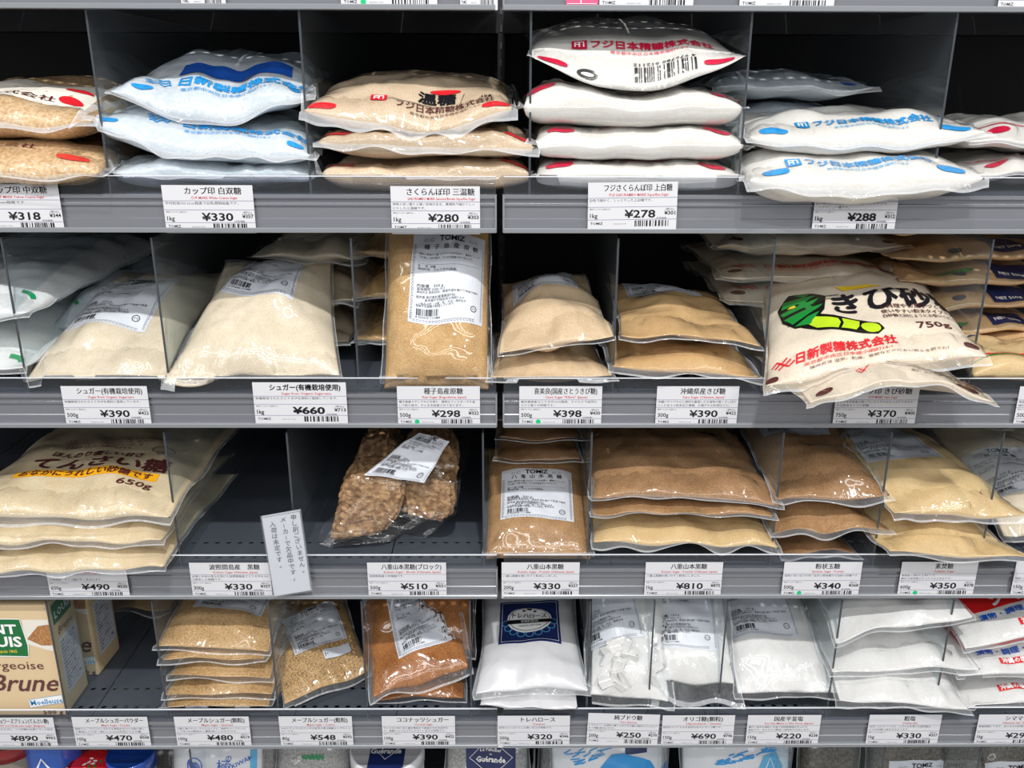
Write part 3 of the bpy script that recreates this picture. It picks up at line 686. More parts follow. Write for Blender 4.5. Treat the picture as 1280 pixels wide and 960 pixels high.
S_coco = sugar('coconut_sugar', (176, 118, 68), (138, 84, 42), 800, .4, .08, .7)
S_salt = sugar('salt_white', (222, 222, 221), (216, 216, 215), 500, .6, .07, 0)
S_pouch = pm('pouch_white', (208, 208, 211), .32, .5, 0, .5, .15, None, 200, 0, None, .3, 18)
S_navy = sugar('navy_and_brown_film', (206, 172, 130), (196, 160, 116), 500, .3, .12, .1)
F_crum = gloss_film('crumpled_clear_film')
F_rim = film('film_edge', .34, (245, 247, 250), .15)
F_clear = film('clear_film', .03)
F_clear2 = film('soft_clear_film', .07, rough=.2)
F_milk = film('milky_film', .24, (240, 242, 245), .2)
F_cream = film('cream_film', .3, (240, 226, 205), .2)
F_blue = film('bluish_film', .38, (225, 238, 246), .15)

# -------- the maker's sticker used on many bags
def sticker(title, w=.075, h=.09, lines=True, grams='500 g', ctr=True):
    a = Art(); a.rect('paper', 0, 0, w, h, 10, 12)
    k = w/.075
    a.text('black', 'TOMIZ', w*.5, h*.885, .0058*k, .024*k, 'c', 2, .022)
    for sg in (-1, 1):
        for q in (0, 1): a.ring('grey', w*.5+sg*(.019+.0055*q)*k, h*.905, .0022*k, .0014*k, .0004, 8, .6, 5.6)
    n = len(title)
    for i, ch in enumerate(title): a.text('black', ch, w*.5+(i-(n-1)/2)*min(.0095*k, w*.8/n), h*.80, .0042*k, None, 'c', 1, .012)
    yy = h*.725
    for i, t in enumerate(('原料の産地から届いたさとうきびを搾り、異物をフィルタ', 'でろ過して取り除き、そのまま結晶させてあります。')):
        a.text('black', t, w*.09, yy-i*.0036*k, .0020*k, w*(.8 if i == 0 else .7), 'l', 0, .012)
    a.rect('line', w*.09, h*.62, w*.9, h*.62+.0003)
    a.text('black', '名　　称　砂糖', w*.09, h*.585, .0019*k, w*.22, 'l', 0, .012)
    a.text('black', '原材料名　さとうきび(国産)', w*.09, h*.553, .0019*k, w*.5, 'l', 0, .012)
    a.text('black', '内容量　'+grams, w*.09, h*.385, .0024*k, w*.34, 'l', 1, .02)
    a.text('black', '賞味期限 2020.10.1', w*.09, h*.352, .0022*k, w*.36, 'l', 1, .02)
    a.text('black', '保存方法 直射日光、高温多湿を避けて常温で保存', w*.09, h*.322, .0019*k, w*.8, 'l', 0, .012)
    a.text('black', '販売者 株式会社富澤商店TTK', w*.09, h*.27, .0022*k, w*.5, 'l', 0, .014)
    a.text('black', '東京都千代田区丸の内町1-2-4', w*.2, h*.24, .0019*k, w*.5, 'l', 0, .012)
    a.text('black', 'この製品は卵・小麦・乳・そば・落花生を', w*.09, h*.205, .0019*k, w*.64, 'l', 0, .012)
    a.text('black', '使用する設備で製造しています。', w*.09, h*.18, .0019*k, w*.5, 'l', 0, .012)
    a.barcode('black', w*.1, h*.09, w*.28, h*.07, seed=len(title)+3)
    a.text('black', '4 952505 111485', w*.09, h*.062, .0018*k, w*.32, 'l', 0, .01)
    a.ring('black', w*.84, h*.145, .0032*k, .0030*k, .0006*k, 8); a.text('black', 'プラ', w*.84, h*.132, .0018*k, .0042*k, 'c', 1, .01)
    r = .0012*k
    for i in range(int(h*.82/(2.5*r))):
        for xx in (w*.035, w*.965): a.ring('grey', xx, h*.05+i*2.5*r, r, r*.9, .00035, 6, 0 if i % 2 else .8, 5.2 if i % 2 else 6)
    for i in range(int(w*.84/(2.5*r))): a.ring('grey', w*.08+i*2.5*r, h*.03, r, r*.9, .00035, 6, .5, 5.6)
    if ctr:
        for q in a.L.values():
            for v, f in q: v[:, 0] -= w/2
    return a
def fuji(key, key2, w=.13):                     # company line printed at the foot of the bag
    a = Art()
    a.rect(key, -w*.52, -.001, -w*.52+.0135, .0105); 
    a.line('white', [(-w*.52+.003, .0015), (-w*.52+.003, .008), (-w*.52+.0105, .008), (-w*.52+.0105, .0015)], .0013)
    a.line('white', [(-w*.52+.0068, .0015), (-w*.52+.0068, .0078)], .0013); a.line('white', [(-w*.52+.003, .005), (-w*.52+.0068, .005)], .0011)
    a.text(key, 'フジ日本精糖株式会社', -w*.38, .001, .0076, w*.9, 'l', 2, .03)
    a.text(key2, '東京都中央区日本橋茅場町1-4-9', -w*.24, -.006, .0030, w*.56, 'l', 1, .02)
    return a
def corner_marks(key, W, y=.012, rx=.013, ry=.0045, x=.017):
    a = Art()
    for sg in (-1, 1): a.oval(key, sg*(W/2-x), y, rx, ry, rot=-.12*sg, p=2.8)
    return a
def nissin(key, w=.13, h=.008):                 # wave mark and company name
    a = Art()
    for q in range(3):
        yb = h*(.15+.38*q)
        a.line(key, [(-w*.5+x_*.0022-q*.0015, yb+.0014*math.sin(x_*1.6)) for x_ in range(11)], .0014)
    a.text(key, '日新製糖株式会社', -w*.26, 0, h*.85, w*.95, 'l', 2, .03)
    a.text(key, '東京都中央区日本橋小網町14-1', -w*.24, -.0065, .0026, w*.62, 'l', 1, .02)
    return a
def P(px, py, Y): p = at(px, py, Y); return (p.x, p.y, p.z)
def Z(px, row, zb, Y):                          # x from the picture, height from the deck
    z = FL_[row]+zb; return (xat(px, z, Y), Y, z)
G = 'sugar bags piled on the top shelf'
# ================================================================== TOP SHELF
SB = 'sugar bag'
g1 = 'bags of amber coarse sugar'
b = Bag('sugar_bag', 'amber coarse sugar bag behind the two front ones at far left', SB, g1, Z(-60, 1, .078, .10), Z(148, 1, .078, .10), .16, .05, S_amber, F_milk, seed=3)
b = Bag('sugar_bag', 'lower amber coarse sugar bag at far left, bulging over the shelf edge', SB, g1, Z(-150, 1, .026, -.022), Z(122, 1, .024, -.018), .2, .046, S_amber, F_clear, seed=4, fs=.007, ff=.008, bot=1.0, a=3.2, b=.5, droop=.004, wr=.0014, lump=.0014)
b.art(Art().oval('bred', 0, 0, .016, .0052, -.2, p=2.6), x=b.W/2-.028, d=.020); b.art(Art().text('brown', '日新製糖株式会社', 0, 0, .005, .11, 'r', 2, .02), x=b.W/2-.065, d=.034)
b = Bag('sugar_bag', 'upper amber coarse sugar bag at far left with a milky printed film top', SB, g1, Z(-150, 1, .058, -.004), Z(116, 1, .062, -.004), .2, .054, S_amber, F_milk, seed=5, fs=.006, ff=.006, pitch=5, bot=.9, a=3, wr=.0016)
pt = Art(); pt.rect('paper', -b.W/2+.012, .0, b.W/2-.016, .075, 20, 10); pt.L['bowl'] = pt.L.pop('paper')
b.art(pt, d=.030, maxlen=None); b.art(Art().text('brown', '日新製糖株式会社', 0, 0, .006, .12, 'r', 2, .02), x=b.W/2-.045, d=.036); b.art(Art().oval('bred', 0, 0, .012, .006, -.3).oval('bred', .0, .022, .012, .004, .2), x=b.W/2-.032, d=.040)
g2 = 'bags of white coarse sugar'
def nis(b, d=.03, x=0, mk=True, h=.008):
    b.art(nissin('blue', min(.12, b.W*.66), h), x=x, d=d)
    if mk: b.art(corner_marks('blue', b.W, 0, .0085, .0035, .018), d=.013)
b = Bag('sugar_bag', 'lowest bag of the bluish coarse sugar stack, half hidden by the clear lip', SB, g2, Z(128, 1, .017, .008), Z(392, 1, .016, .008), .2, .034, S_whiteb, F_milk, seed=11, ff=.006, fs=.010, floor=FL_[1], bot=.9, a=4, b=.45, wr=.003)
b.art(Art().oval('blue', 0, 0, .011, .004, -.2), x=b.W/2-.05, d=.02)
b = Bag('sugar_bag', 'middle white coarse sugar bag with blue print, corner drooping at its right', SB, g2, Z(107, 1, .057, .002), Z(388, 1, .034, .0), .2, .044, S_whiteb, F_milk, seed=12, ff=.010, fs=.009, sag=.008, a=4, b=.45, wr=.003, lump=.002, pitch=3)
nis(b, .025, .01); b.art(Art().text('grey', 'F3E6R', 0, 0, .0035, None, 'l', 1, .01), x=.025, d=.022)
b = Bag('sugar_bag', 'topmost bluish white coarse sugar bag with a folded right end', SB, g2, Z(137, 1, .088, .010), Z(388, 1, .088, .014), .2, .050, S_whiteb, F_milk, seed=13, ff=.006, fs=.005, pitch=6, sag=.026, a=3, b=.55, wr=.0035, lump=.003, taper=.2, crease=(.62, .25, .02, .007))
nis(b, .030, .0, False, .0095); b.art(Art().oval('blue', -b.W/2+.03, 0, .009, .004, .15).oval('blue', b.W/2-.024, .004, .004, .009, .5), d=.020); b.art(Art().rect('dblue', -.035, 0, .060, .022, 14, 4), d=.050)
g3 = 'bags of light brown superfine sugar'
M3 = []
b = Bag('sugar_bag', 'lowest light brown superfine sugar bag, behind the clear lip', SB, g3, Z(402, 1, .016, .006), Z(664, 1, .016, .006), .2, .030, S_brownl, F_milk, seed=21, ff=.004, fs=.006, floor=FL_[1], bot=1, a=6, b=.34, wr=.0012, lump=.0012, flapdroop=.002)
b.art(corner_marks('bred', b.W, 0), d=.016); b.art(Art().text('brown', '東京都中央区日本橋茅場町1-4-9', 0, 0, .003, .085, 'c', 1, .02), d=.022)
b = Bag('sugar_bag', 'middle light brown superfine sugar bag of three', SB, g3, Z(398, 1, .045, .0), Z(668, 1, .041, .0), .2, .030, S_brownl, F_milk, seed=22, ff=.010, fs=.006, a=5.5, b=.36, wr=.002, lump=.0014, flapdroop=.006)
b.art(corner_marks('bred', b.W, 0), d=.014); b.art(fuji('brown', 'brown', .12), d=.026, sc=.8)
b = Bag('sugar_bag', 'top light brown superfine sugar bag with black characters and dented front', SB, g3, Z(379, 1, .072, .0), Z(642, 1, .073, .0), .2, .046, S_brownl, F_milk, seed=23, ff=.012, fs=.004, pitch=5, sag=.010, a=3.6, b=.5, wr=.0016, lump=.0016, crease=(.58, .06, .035, .010), flapdroop=.008)
b.art(corner_marks('bred', b.W, 0), d=.012)
A_ = Art(); A_.text('brown', 'フジ日本精糖株式会社', 0, 0, .007, .085, 'l', 2, .02).text('brown', '東京都中央区日本橋茅場町1-4-9', .012, -.0055, .0026, .06, 'l', 1, .02)
A_.rect('bred', -.022, .006, -.008, .015).line('white', [(-.019, .008), (-.019, .013), (-.011, .013), (-.011, .008)], .0012).line('white', [(-.015, .008), (-.015, .013)], .0012).line('white', [(-.019, .0105), (-.015, .0105)], .001)
b.art(A_, x=-.012, d=.020)
A_ = Art().text('ink' if 0 else 'black', '温糖', .0, 0, .014, .034, 'l', 2, .05).line('grey', [(-.036, -.003), (.0, -.0035), (.037, -.006), (.041, .014)], .0006)
b.art(A_, x=.006, d=.032); b.art(Art().oval('bred', 0, 0, .014, .004), x=.03, d=.052); b.art(Art().text('black', '1kg', 0, 0, .005, None, 'l', 1, .02), x=.062, d=.030)
g4 = 'bags of white superfine sugar with crimson marks'
for (zb, T, xl, xr, sd, lb, ff, fs) in ((.016, .030, 669, 926, 31, 'lowest of four white sugar bags with crimson corner marks', .003, .007),
        (.0445, .033, 668, 931, 32, 'third white sugar bag from the top with crimson corner marks', .004, .010), (.076, .036, 654, 929, 33, 'second white sugar bag from the top with crimson corner marks', .004, .010)):
    b = Bag('sugar_bag', lb, SB, g4, Z(xl, 1, zb, .002), Z(xr, 1, zb-.001, .002), .2, T, S_warm, F_clear2, seed=sd, ff=ff, fs=fs, floor=FL_[1] if zb < .03 else None, a=6.5, b=.30, bot=.95, wr=.0014, lump=.0012, flapdroop=.001)
    b.art(corner_marks('crim', b.W, 0, .012, .0045, .026 if sd != 33 else .018), d=.016)
    b.art(Art().text('crim', '東京都中央区日本橋茅場町1-4-9', 0, 0, .0034, .088, 'c', 1, .03), x=.01, d=.0255)
b = Bag('sugar_bag', 'arched top white sugar bag with crimson print and an upside-down barcode', SB, g4, Z(661, 1, .119, .0), Z(931, 1, .118, .0), .19, .046, S_warm, F_clear2, seed=34, ff=.001, fs=.002, a=2.6, b=.65, bot=.55, pitch=8, sag=.030, wr=.0012, lump=.001, flapdroop=0, fb=.004)
b.art(corner_marks('crim', b.W, 0, .014, .0042, .022), d=.012); b.art(fuji('crim', 'crim', .118), x=.008, d=.040)
b.art(Art().barcode('black', -.025, 0, .052, .014, 5).text('black', '4 976780 012112', -.025, -.004, .003, .052, 'l', 1, .01), x=.026, d=.021, rot=180)
b.art(Art().oval('out', 0, 0, .009, .0055, .1).oval('white', 0, -.0005, .0055, .002, .1), x=-.040, d=.010)
g5 = 'bags of granulated sugar with blue marks'
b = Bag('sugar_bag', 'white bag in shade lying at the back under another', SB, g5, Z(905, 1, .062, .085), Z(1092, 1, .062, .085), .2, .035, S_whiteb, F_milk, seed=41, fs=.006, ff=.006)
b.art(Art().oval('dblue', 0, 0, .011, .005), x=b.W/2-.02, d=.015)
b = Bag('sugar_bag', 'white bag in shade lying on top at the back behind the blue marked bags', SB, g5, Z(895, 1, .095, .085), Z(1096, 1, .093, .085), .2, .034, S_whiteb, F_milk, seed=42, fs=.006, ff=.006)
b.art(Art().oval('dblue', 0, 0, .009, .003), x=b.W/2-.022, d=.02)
b = Bag('sugar_bag', 'lower blue marked granulated sugar bag drooping in front of its card', SB, g5, Z(938, 1, .019, -.030), Z(1232, 1, .021, -.028), .2, .046, S_warm, F_milk, seed=43, ff=.008, fs=.005, sag=.008, bot=1.1, droop=.003, a=3.6, b=.5, wr=.002, lump=.0018, taper=-.05, flapdroop=.008)
b.art(corner_marks('blue', b.W, 0, .0125, .0055, .026), d=.016); b.art(fuji('blue', 'lblue', .125), x=.0, d=.023)
b = Bag('sugar_bag', 'upper blue marked granulated sugar bag, below the shaded back bags', SB, g5, Z(938, 1, .050, -.008), Z(1234, 1, .056, -.004), .2, .042, S_warm, F_milk, seed=44, ff=.005, fs=.006, sag=.008, a=3.6, b=.5, wr=.0018, lump=.0016)
b.art(corner_marks('blue', b.W, 0, .0135, .0048, .026), d=.014); b.art(fuji('blue', 'lblue', .128), x=.004, d=.024, sc=.9)
g6 = 'white bags with red marks at the right edge'
for zb, sd, lb in ((.018, 51, 'lower white bag with red marks cut off by the right edge, top shelf'), (.048, 52, 'upper white bag with a red corner cut off by the right edge, top shelf')):
    b = Bag('sugar_bag', lb, SB, g6, Z(1198, 1, zb, .03), Z(1480, 1, zb, .03), .18, .038, S_warm, F_clear2, seed=sd, fs=.006, ff=.003)
    b.art(Art().oval('crim', -b.W/2+.045, 0, .012, .004, .2).line('crim', [(-b.W/2+.02, .011), (-b.W/2+.06, .008), (-.01, .0085)], .0012), d=.018)

# ================================================================== SECOND SHELF
g = 'white bags with green marks'
for zb, sd, xr_, T, lb in ((.026, 61, 30, .05, 'lower white bag with green marks cut off at far left'), (.078, 62, 34, .056, 'upper white bag with green marks cut off at far left')):
    b = Bag('sugar_bag', lb, SB, g, Z(-220, 2, zb, .002), Z(xr_, 2, zb, .002), .30, T, S_white, F_clear2, yaw=6, seed=sd, fs=.005, ff=.004, pitch=4, floor=FL_[2] if sd == 61 else None)
    b.art(Art().ring('green', 0, 0, .012, .009, .006, 8, .2, 1.9), x=b.W/2-.022, d=.032 if sd == 62 else .012)
b = Bag('sugar_bag', 'large white bag in shade behind the divider at far left', SB, g, Z(58, 2, .042, .09), Z(140, 2, .044, .09), .24, .07, S_whiteb, F_clear2, yaw=6, seed=63, fs=.002, ff=.002, pitch=3)
b.art(Art().ring('green', 0, 0, .010, .008, .004, 8, .2, 1.9), x=-.02, d=.03)
g = 'bags of pale organic cane sugar'
b = Bag('sugar_bag', 'pale organic sugar bag lying flat under the labelled one, at its right', SB, g, Z(140, 2, .020, .07), Z(272, 2, .020, .07), .20, .036, S_org, F_clear, seed=71, floor=FL_[2], yaw=2)
b = Bag('sugar_bag', 'pale organic sugar bag with a bluish white sticker, left of its divider', SB, g, Z(30, 2, .014, .0), Z(207, 2, .016, .0), .205, .058, S_org, F_clear, seed=72, floor=FL_[2], pitch=18, yaw=2, bot=.45, a=2.3, b=.75, wr=.003, lump=.0025, ff=.006, fs=.003, crease=(.48, .12, .02, .009))
b.art(sticker('シュガー(有機栽培使用)', .088, .098), x=-.012, d=.062, rot=-4)
for i, (zb, T) in enumerate(((.024, .046), (.068, .044), (.115, .052))):
    b = Bag('sugar_bag', ('lowest', 'middle', 'topmost')[i]+' shaded organic sugar bag stacked at the back behind the 1kg one', SB, g, Z(306+4*i, 2, zb, .10+.004*i), Z(452-10*(2-i)+4, 2, zb, .10), .20, T, S_org, F_clear, seed=74+i, fs=.004, a=2.3, b=.7)
b = Bag('sugar_bag', 'pale organic sugar bag slumped upright with its sticker at the top', SB, g, Z(205, 2, .012, -.004), Z(426, 2, .016, .002), .165, .068, S_org, F_clear, seed=78, floor=FL_[2], pitch=34, yaw=2, bot=.3, a=2.2, b=.75, wr=.0035, lump=.003, taper=.34, ff=.004, fs=.003)
b.art(sticker('シュガー(有機栽培使用)', .080, .094), x=-.006, d=.088, rot=-9)
g = 'bags of golden raw sugar'
for i, zb in enumerate((.03, .078, .124)):
    b = Bag('sugar_bag', ('lowest', 'middle', 'topmost')[i]+' golden raw sugar bag lying in the shade behind the upright one', SB, g, Z(448, 2, zb, .085), Z(600, 2, zb, .085), .2, .046, S_gold, F_clear, seed=81+i, fs=.010, ff=.008, wr=.004)
b = Bag('sugar_bag', 'golden raw sugar bag standing nearly upright with a large white sticker', SB, g, Z(480, 2, .004, .004), Z(611, 2, .004, .004), .185, .060, S_gold, F_clear, seed=85, floor=FL_[2], pitch=62, bot=.25, a=3, b=.6, wr=.0015, lump=.0018, ff=.008, fs=.004, ears=.02, crease=(.5, .42, .05, .004))
b.art(sticker('種子島産原糖', .076, .094), x=.010, d=.068, rot=-3)
g = 'bags of pale beige cane sugar'
b = Bag('sugar_bag', 'lower pale beige cane sugar bag, right beside the upright', SB, g, Z(613, 2, .018, -.004), Z(766, 2, .018, -.002), .17, .034, S_kib, F_clear, seed=91, a=2.4, b=.7, ff=.005, fs=.005, wr=.003, taper=.1, floor=FL_[2])
b = Bag('sugar_bag', 'upper pale beige cane sugar bag with a shaded sticker', SB, g, Z(624, 2, .044, -.002), Z(768, 2, .060, .002), .17, .052, S_kib, F_clear, seed=92, a=2.2, b=.8, ff=.002, fs=.002, wr=.0028, pitch=9, taper=.16, crease=(.45, .1, .016, .006))
b.art(sticker('喜美良', .075, .07), x=-.004, d=.088)
g = 'bags of tan cane sugar'
b = Bag('sugar_bag', 'lower tan cane sugar bag with a curled clear front seam', SB, g, Z(766, 2, .026, -.002), Z(950, 2, .020, -.002), .18, .044, S_tan, F_clear, seed=95, a=2.6, b=.65, ff=.012, fs=.006, wr=.003, floor=FL_[2], flapdroop=.003)
b = Bag('sugar_bag', 'upper tan cane sugar bag lying askew with its sticker at the back', SB, g, Z(776, 2, .060, .004), Z(952, 2, .052, -.004), .17, .032, S_tan, F_clear, seed=96, a=2.3, b=.75, ff=.003, fs=.003, wr=.003, pitch=4, yaw=-4, taper=.12)
b.art(sticker('沖縄県産きび糖', .08, .07), x=-.008, d=.10)
# cane sugar with the green cane print
g = 'printed cream bags of cane sugar'
for i, (zb, T, Y, lb) in enumerate(((.072, .026, .10, 'third'), (.096, .028, .095, 'second'), (.128, .046, .09, 'topmost'))):
    b = Bag('sugar_bag', lb+' cream printed bag in the shaded stack behind the green cane print', SB, g, Z(905-4*i, 2, zb, Y), Z(1132, 2, zb, Y), .2, T, S_paper, F_cream, seed=101+i, fs=.008, ff=.008, wr=.003, lump=.002)
    b.art(nissin('bred', .13, .0075), x=-.01, d=.020+(.012 if i == 2 else 0)); b.art(Art().oval('brown', b.W/2-.016, 0, .008, .0035).oval('brown', -b.W/2+.02, 0, .008, .0035), d=.014)
b = Bag('sugar_bag', 'lower cream printed cane sugar bag sticking out askew over its price card', SB, g, P(1012, 506, -.076), P(1244, 503, -.066), .13, .028, S_paper, F_cream, seed=105, yaw=0, arch=.022, pitch=2, fs=.006, ff=.006, bot=.8, a=2.4, b=.7, wr=.002, flapdroop=.004)
b.art(Art().oval('brown', -b.W/2+.017, 0, .009, .0040, .35).oval('brown', b.W/2-.020, 0, .010, .0040, -.2), d=.010)
b.art(Art().text('brown', '750g', 0, 0, .009, .034, 'l', 2, .014, rot=-.15).text('brown', '湿気、乾燥、食物などのにおい移りを防ぐため', -.028, -.006, .0028, .08, 'l', 1, .01, rot=-.2), x=.042, d=.022)
b.art(Art().text('bred', '日', 0, 0, .006, None, 'l', 1, .02, rot=.6).line('bred', [(0, 0), (.012, .012)], .001), x=-.03, d=.02)
b = Bag('sugar_bag', 'cream cane sugar bag with green cane print and big black characters', SB, g, P(957, 485, -.05), P(1236, 446, -.035), .205, .050, S_paper, F_cream, seed=106, yaw=11, pitch=15, fs=.003, ff=.007, bot=.7, a=2.7, b=.6, wr=.0016, lump=.0012, sag=-.003, flapdroop=.006, taper=.20)
A_ = Art()
A_.text('black', 'きび砂糖', -.022, .066, .030, .140, 'l', 3, .055)
for i, t in enumerate(('お料理やお菓子づくりに、', '使いやすい粉末タイプです。', '白砂糖と同じようにお使いください')): A_.text('brown', t, .022, .062-.0078*i, .0048, .078, 'l', 1, .02)
A_.text('brown', '750g', .048, .0265, .0092, .032, 'l', 2, .014)
for q in range(3): A_.line('bred', [(-.078+x_*.005-q*.0035, .010+.0032*q+(.004 if x_ % 2 else 0)) for x_ in range(4)], .0018)
A_.text('bred', '日新製糖株式会社', -.062, .010, .0088, .088, 'l', 2, .05); A_.text('bred', '東京都中央区日本橋小網町14-1', -.055, .0035, .003, .075, 'l', 1, .02)
A_.text('brown', '保存方法 湿気、乾燥、食物などのにおい移りを防ぐため', -.05, -.0015, .0024, .12, 'l', 1, .01)
BK = A_; A_ = Art()
cane = [(-.085, .072), (-.060, .066), (-.036, .054), (-.014, .046), (.004, .038), (.008, .030), (.000, .0245), (-.016, .028), (-.036, .034), (-.060, .042), (-.080, .055)]
A_.fan('out', cane)
A_.fan('lime', [(-.062, .062), (-.038, .051), (-.036, .046), (-.040, .038), (-.062, .046), (-.070, .055)])
A_.fan('lime', [(-.034, .0505), (-.016, .0435), (-.018, .036), (-.022, .0325), (-.037, .0375), (-.033, .044)])
A_.oval('lime', -.006, .0335, .0105, .0062, -.35)
A_.fan('out', [(-.100, .070), (-.104, .098), (-.088, .112), (-.064, .106), (-.044, .094), (-.050, .070), (-.066, .052), (-.086, .056)])
for q, pts in enumerate(([(-.098, .074), (-.088, .062), (-.056, .074), (-.050, .080), (-.070, .078)], [(-.101, .088), (-.098, .080), (-.062, .084), (-.052, .092)], [(-.096, .104), (-.099, .095), (-.070, .092), (-.056, .098)],
                          [(-.086, .058), (-.068, .055), (-.056, .068), (-.070, .066)], [(-.082, .109), (-.070, .100), (-.062, .103)], [(-.078, .092), (-.066, .072), (-.060, .074), (-.070, .094)])): A_.fan('leaf', pts)
A_.fan('yel', [(-.092, .092), (-.080, .088), (-.084, .096)]).fan('yel', [(-.030, .108), (.012, .106), (.030, .100), (-.020, .098)])
for q in range(4): A_.line('out', [(-.094+.008*q, .062+.011*q), (-.058+.010*q, .078+.005*q)], .0010)
for k_, l_ in A_.L.items():
    for v_, f_ in l_:
        v_[:, 0] = v_[:, 0]*.85+.0120; v_[:, 1] = (v_[:, 1]-.03)*1.12+.030
        BK.L.setdefault(k_, []).append((v_, f_))
A_ = BK
A_.oval('brown', -b.W/2+.017, -.003, .0095, .0048, .12, p=3).oval('brown', b.W/2-.014, .003, .008, .0035, -.1, p=3)
b.art(A_, x=-.006, d=.013, maxlen=.005, sc=.98)
# navy printed packets, cut off at the right
g = 'tan sugar packets with navy ends'
for i in range(5):
    zb = .040+i*.0265
    b = Bag('sugar_packet', ('lowest', 'second lowest', 'middle', 'second highest', 'topmost')[i]+' of the tan packets with navy ends stacked at the right edge', 'sugar packet', g, Z(1112+(i*7 % 5)*3, 2, zb, .075), Z(1334, 2, zb+.004, .08), .2, .025, S_navy, None, seed=111+i, wr=.002, a=3.4, b=.5)
    a_ = Art().rect('navy', .018, .0, .062, .034, 10, 8).text('white', 'NET 500g', .023, .006, .0052, .026, 'l', 1, .03).oval('grey', -.018, .004, .007, .004)
    if i in (0, 2): a_.oval('leaf', -.02, .010, .018, .004)
    b.art(a_, x=0, d=.006)
b = Bag('sugar_packet', 'tan packet with black diagonal stripes lying below the navy ends', 'sugar packet', g, Z(1150, 2, .030, .02), Z(1400, 2, .030, .02), .2, .014, S_navy, None, seed=118, wr=.001, a=3.4, b=.5)
a_ = Art().fan('navy', [(-.035, .05), (-.02, .058), (.07, .03), (.07, .004)])
for q in range(4): a_.line('white', [(-.018+.022*q, .046-.009*q), (-.004+.022*q, .048-.009*q)], .0015)
b.art(a_.text('black', 'SUGAR C', -.052, .03, .007, .03, 'l', 1, .02), d=.0)
b = Bag('sugar_packet', 'cream paper sugar packet with a red and green stripe, foremost at the right', 'sugar packet', g, Z(1217, 2, .020, .0), Z(1420, 2, .020, .0), .18, .030, S_yel, None, seed=119, wr=.0008, a=5, b=.35, floor=FL_[2])
b.art(Art().rect('leaf', -.08, .0, .08, .0022).rect('bred', -.08, .0032, -.02, .0055).rect('lblue', -.02, .0032, .02, .0055).rect('bred', .02, .0032, .08, .0055), d=.0185)

# ================================================================== THIRD SHELF
g = 'bags of beet sugar'
b = Bag('sugar_bag', 'lowest beet sugar bag, hanging over the shelf edge above its card', SB, g, P(-75, 716, -.022), P(205, 708, -.030), .22, .036, S_beet, F_clear2, seed=121, ff=.005, fs=.004, bot=.8, a=2.8, b=.6, wr=.0025, sag=.003)
b = Bag('sugar_bag', 'middle beet sugar bag of the three', SB, g, P(-75, 680, -.022), P(203, 678, -.024), .22, .034, S_beet, F_clear2, seed=122, ff=.006, fs=.004, a=2.8, b=.6, wr=.0025, flapdroop=.004)
b = Bag('sugar_bag', 'top beet sugar bag with large brown characters and an orange band', SB, g, P(-70, 646, -.016), P(212, 646, -.020), .24, .046, S_beet, F_clear2, seed=123, ff=.010, fs=.004, a=3, b=.55, wr=.0018, pitch=2, flapdroop=.006, lump=.0016, ears=.03)
A_ = Art()
A_.rect('orange', -.074, .0, .076, .0135, 12, 2); A_.text('brown', 'おなかにうれしい砂糖です', -.068, .0025, .0085, .138, 'l', 2, .06)
A_.text('brown', 'てんさい糖', -.066, .0185, .018, .148, 'l', 3, .07); A_.text('brown', 'ほんのり優しい甘さ', -.052, .043, .008, .098, 'l', 2, .04)
A_.text('brown', '650g', .040, -.0150, .0095, .036, 'l', 2, .014)
for i in range(4): A_.text('brown', '北海道のてんさい大根からつくった、やさしい甘さの砂糖'[:24-i*3], -.06+.004*i, .084-.0072*i, .0048, .115-.014*i, 'l', 1, .02)
A_.ring('grey', .062, .062, .012, .008, .0012, 16); A_.ring('grey', .062, .052, .003, .003, .001, 8)
b.art(A_, x=.006, d=.051, maxlen=.008)
g = 'bags of brown powder sugar'
for i, (zb, T) in enumerate(((.090, .020), (.111, .018), (.131, .02))):
    b = Bag('sugar_bag', ('lowest', 'middle', 'topmost')[i]+' shaded brown powder bag of the small pile behind the labelled 200g one', SB, g, Z(620+2*i, 3, zb, .075+.012*i), Z(726, 3, zb, .075+.012*i), .13, T, S_dbr, F_clear, seed=131+i, fs=.004, ff=.002, wr=.002)
b = Bag('sugar_bag', 'squat brown powder bag with a white sticker, right of the upright', SB, g, Z(607, 3, .010, .003), Z(739, 3, .010, .003), .165, .046, S_mbr, F_clear, seed=135, pitch=21, bot=.3, floor=FL_[3], a=3.2, b=.55, ff=.004, fs=.004, wr=.0012, lump=.001, ears=.02)
b.art(sticker('八重山本黒糖', .078, .072), x=-.001, d=.046, rot=-1)
for i, (xl, yl, xr, yr, T, lb, ff) in enumerate(((742, 678, 974, 684, .036, 'lowest of the three wide brown powder bags', .012), (741, 641, 968, 646, .020, 'flattened middle bag of the three wide brown powder bags', .004), (741, 622, 976, 632, .046, 'top wide dark brown powder bag reaching back into the shade', .004))):
    b = Bag('sugar_bag', lb, SB, g, P(xl, yl, -.002), P(xr, yr, -.004), .25, T, (S_yel, S_mbr, S_dbr)[i], F_clear2, seed=141+i, ff=ff, fs=.004, a=3, b=.55, wr=.0028, lump=.0018, ears=.035, pitch=1 if i < 2 else 3, floor=FL_[3] if i == 0 else None, flapdroop=.002, taper=.05, sag=-.004 if i == 2 else 0)
b.art(sticker('八重山本黒糖', .08, .09), x=.0, d=.175)
g = 'bags of reddish brown powder sugar'
b = Bag('sugar_bag', 'flat dark bag with pale spots, lowest under the two reddish brown ones', SB, g, Z(978, 3, .008, .02), Z(1070, 3, .008, .02), .12, .012, S_dbr, F_clear, seed=150, floor=FL_[3])
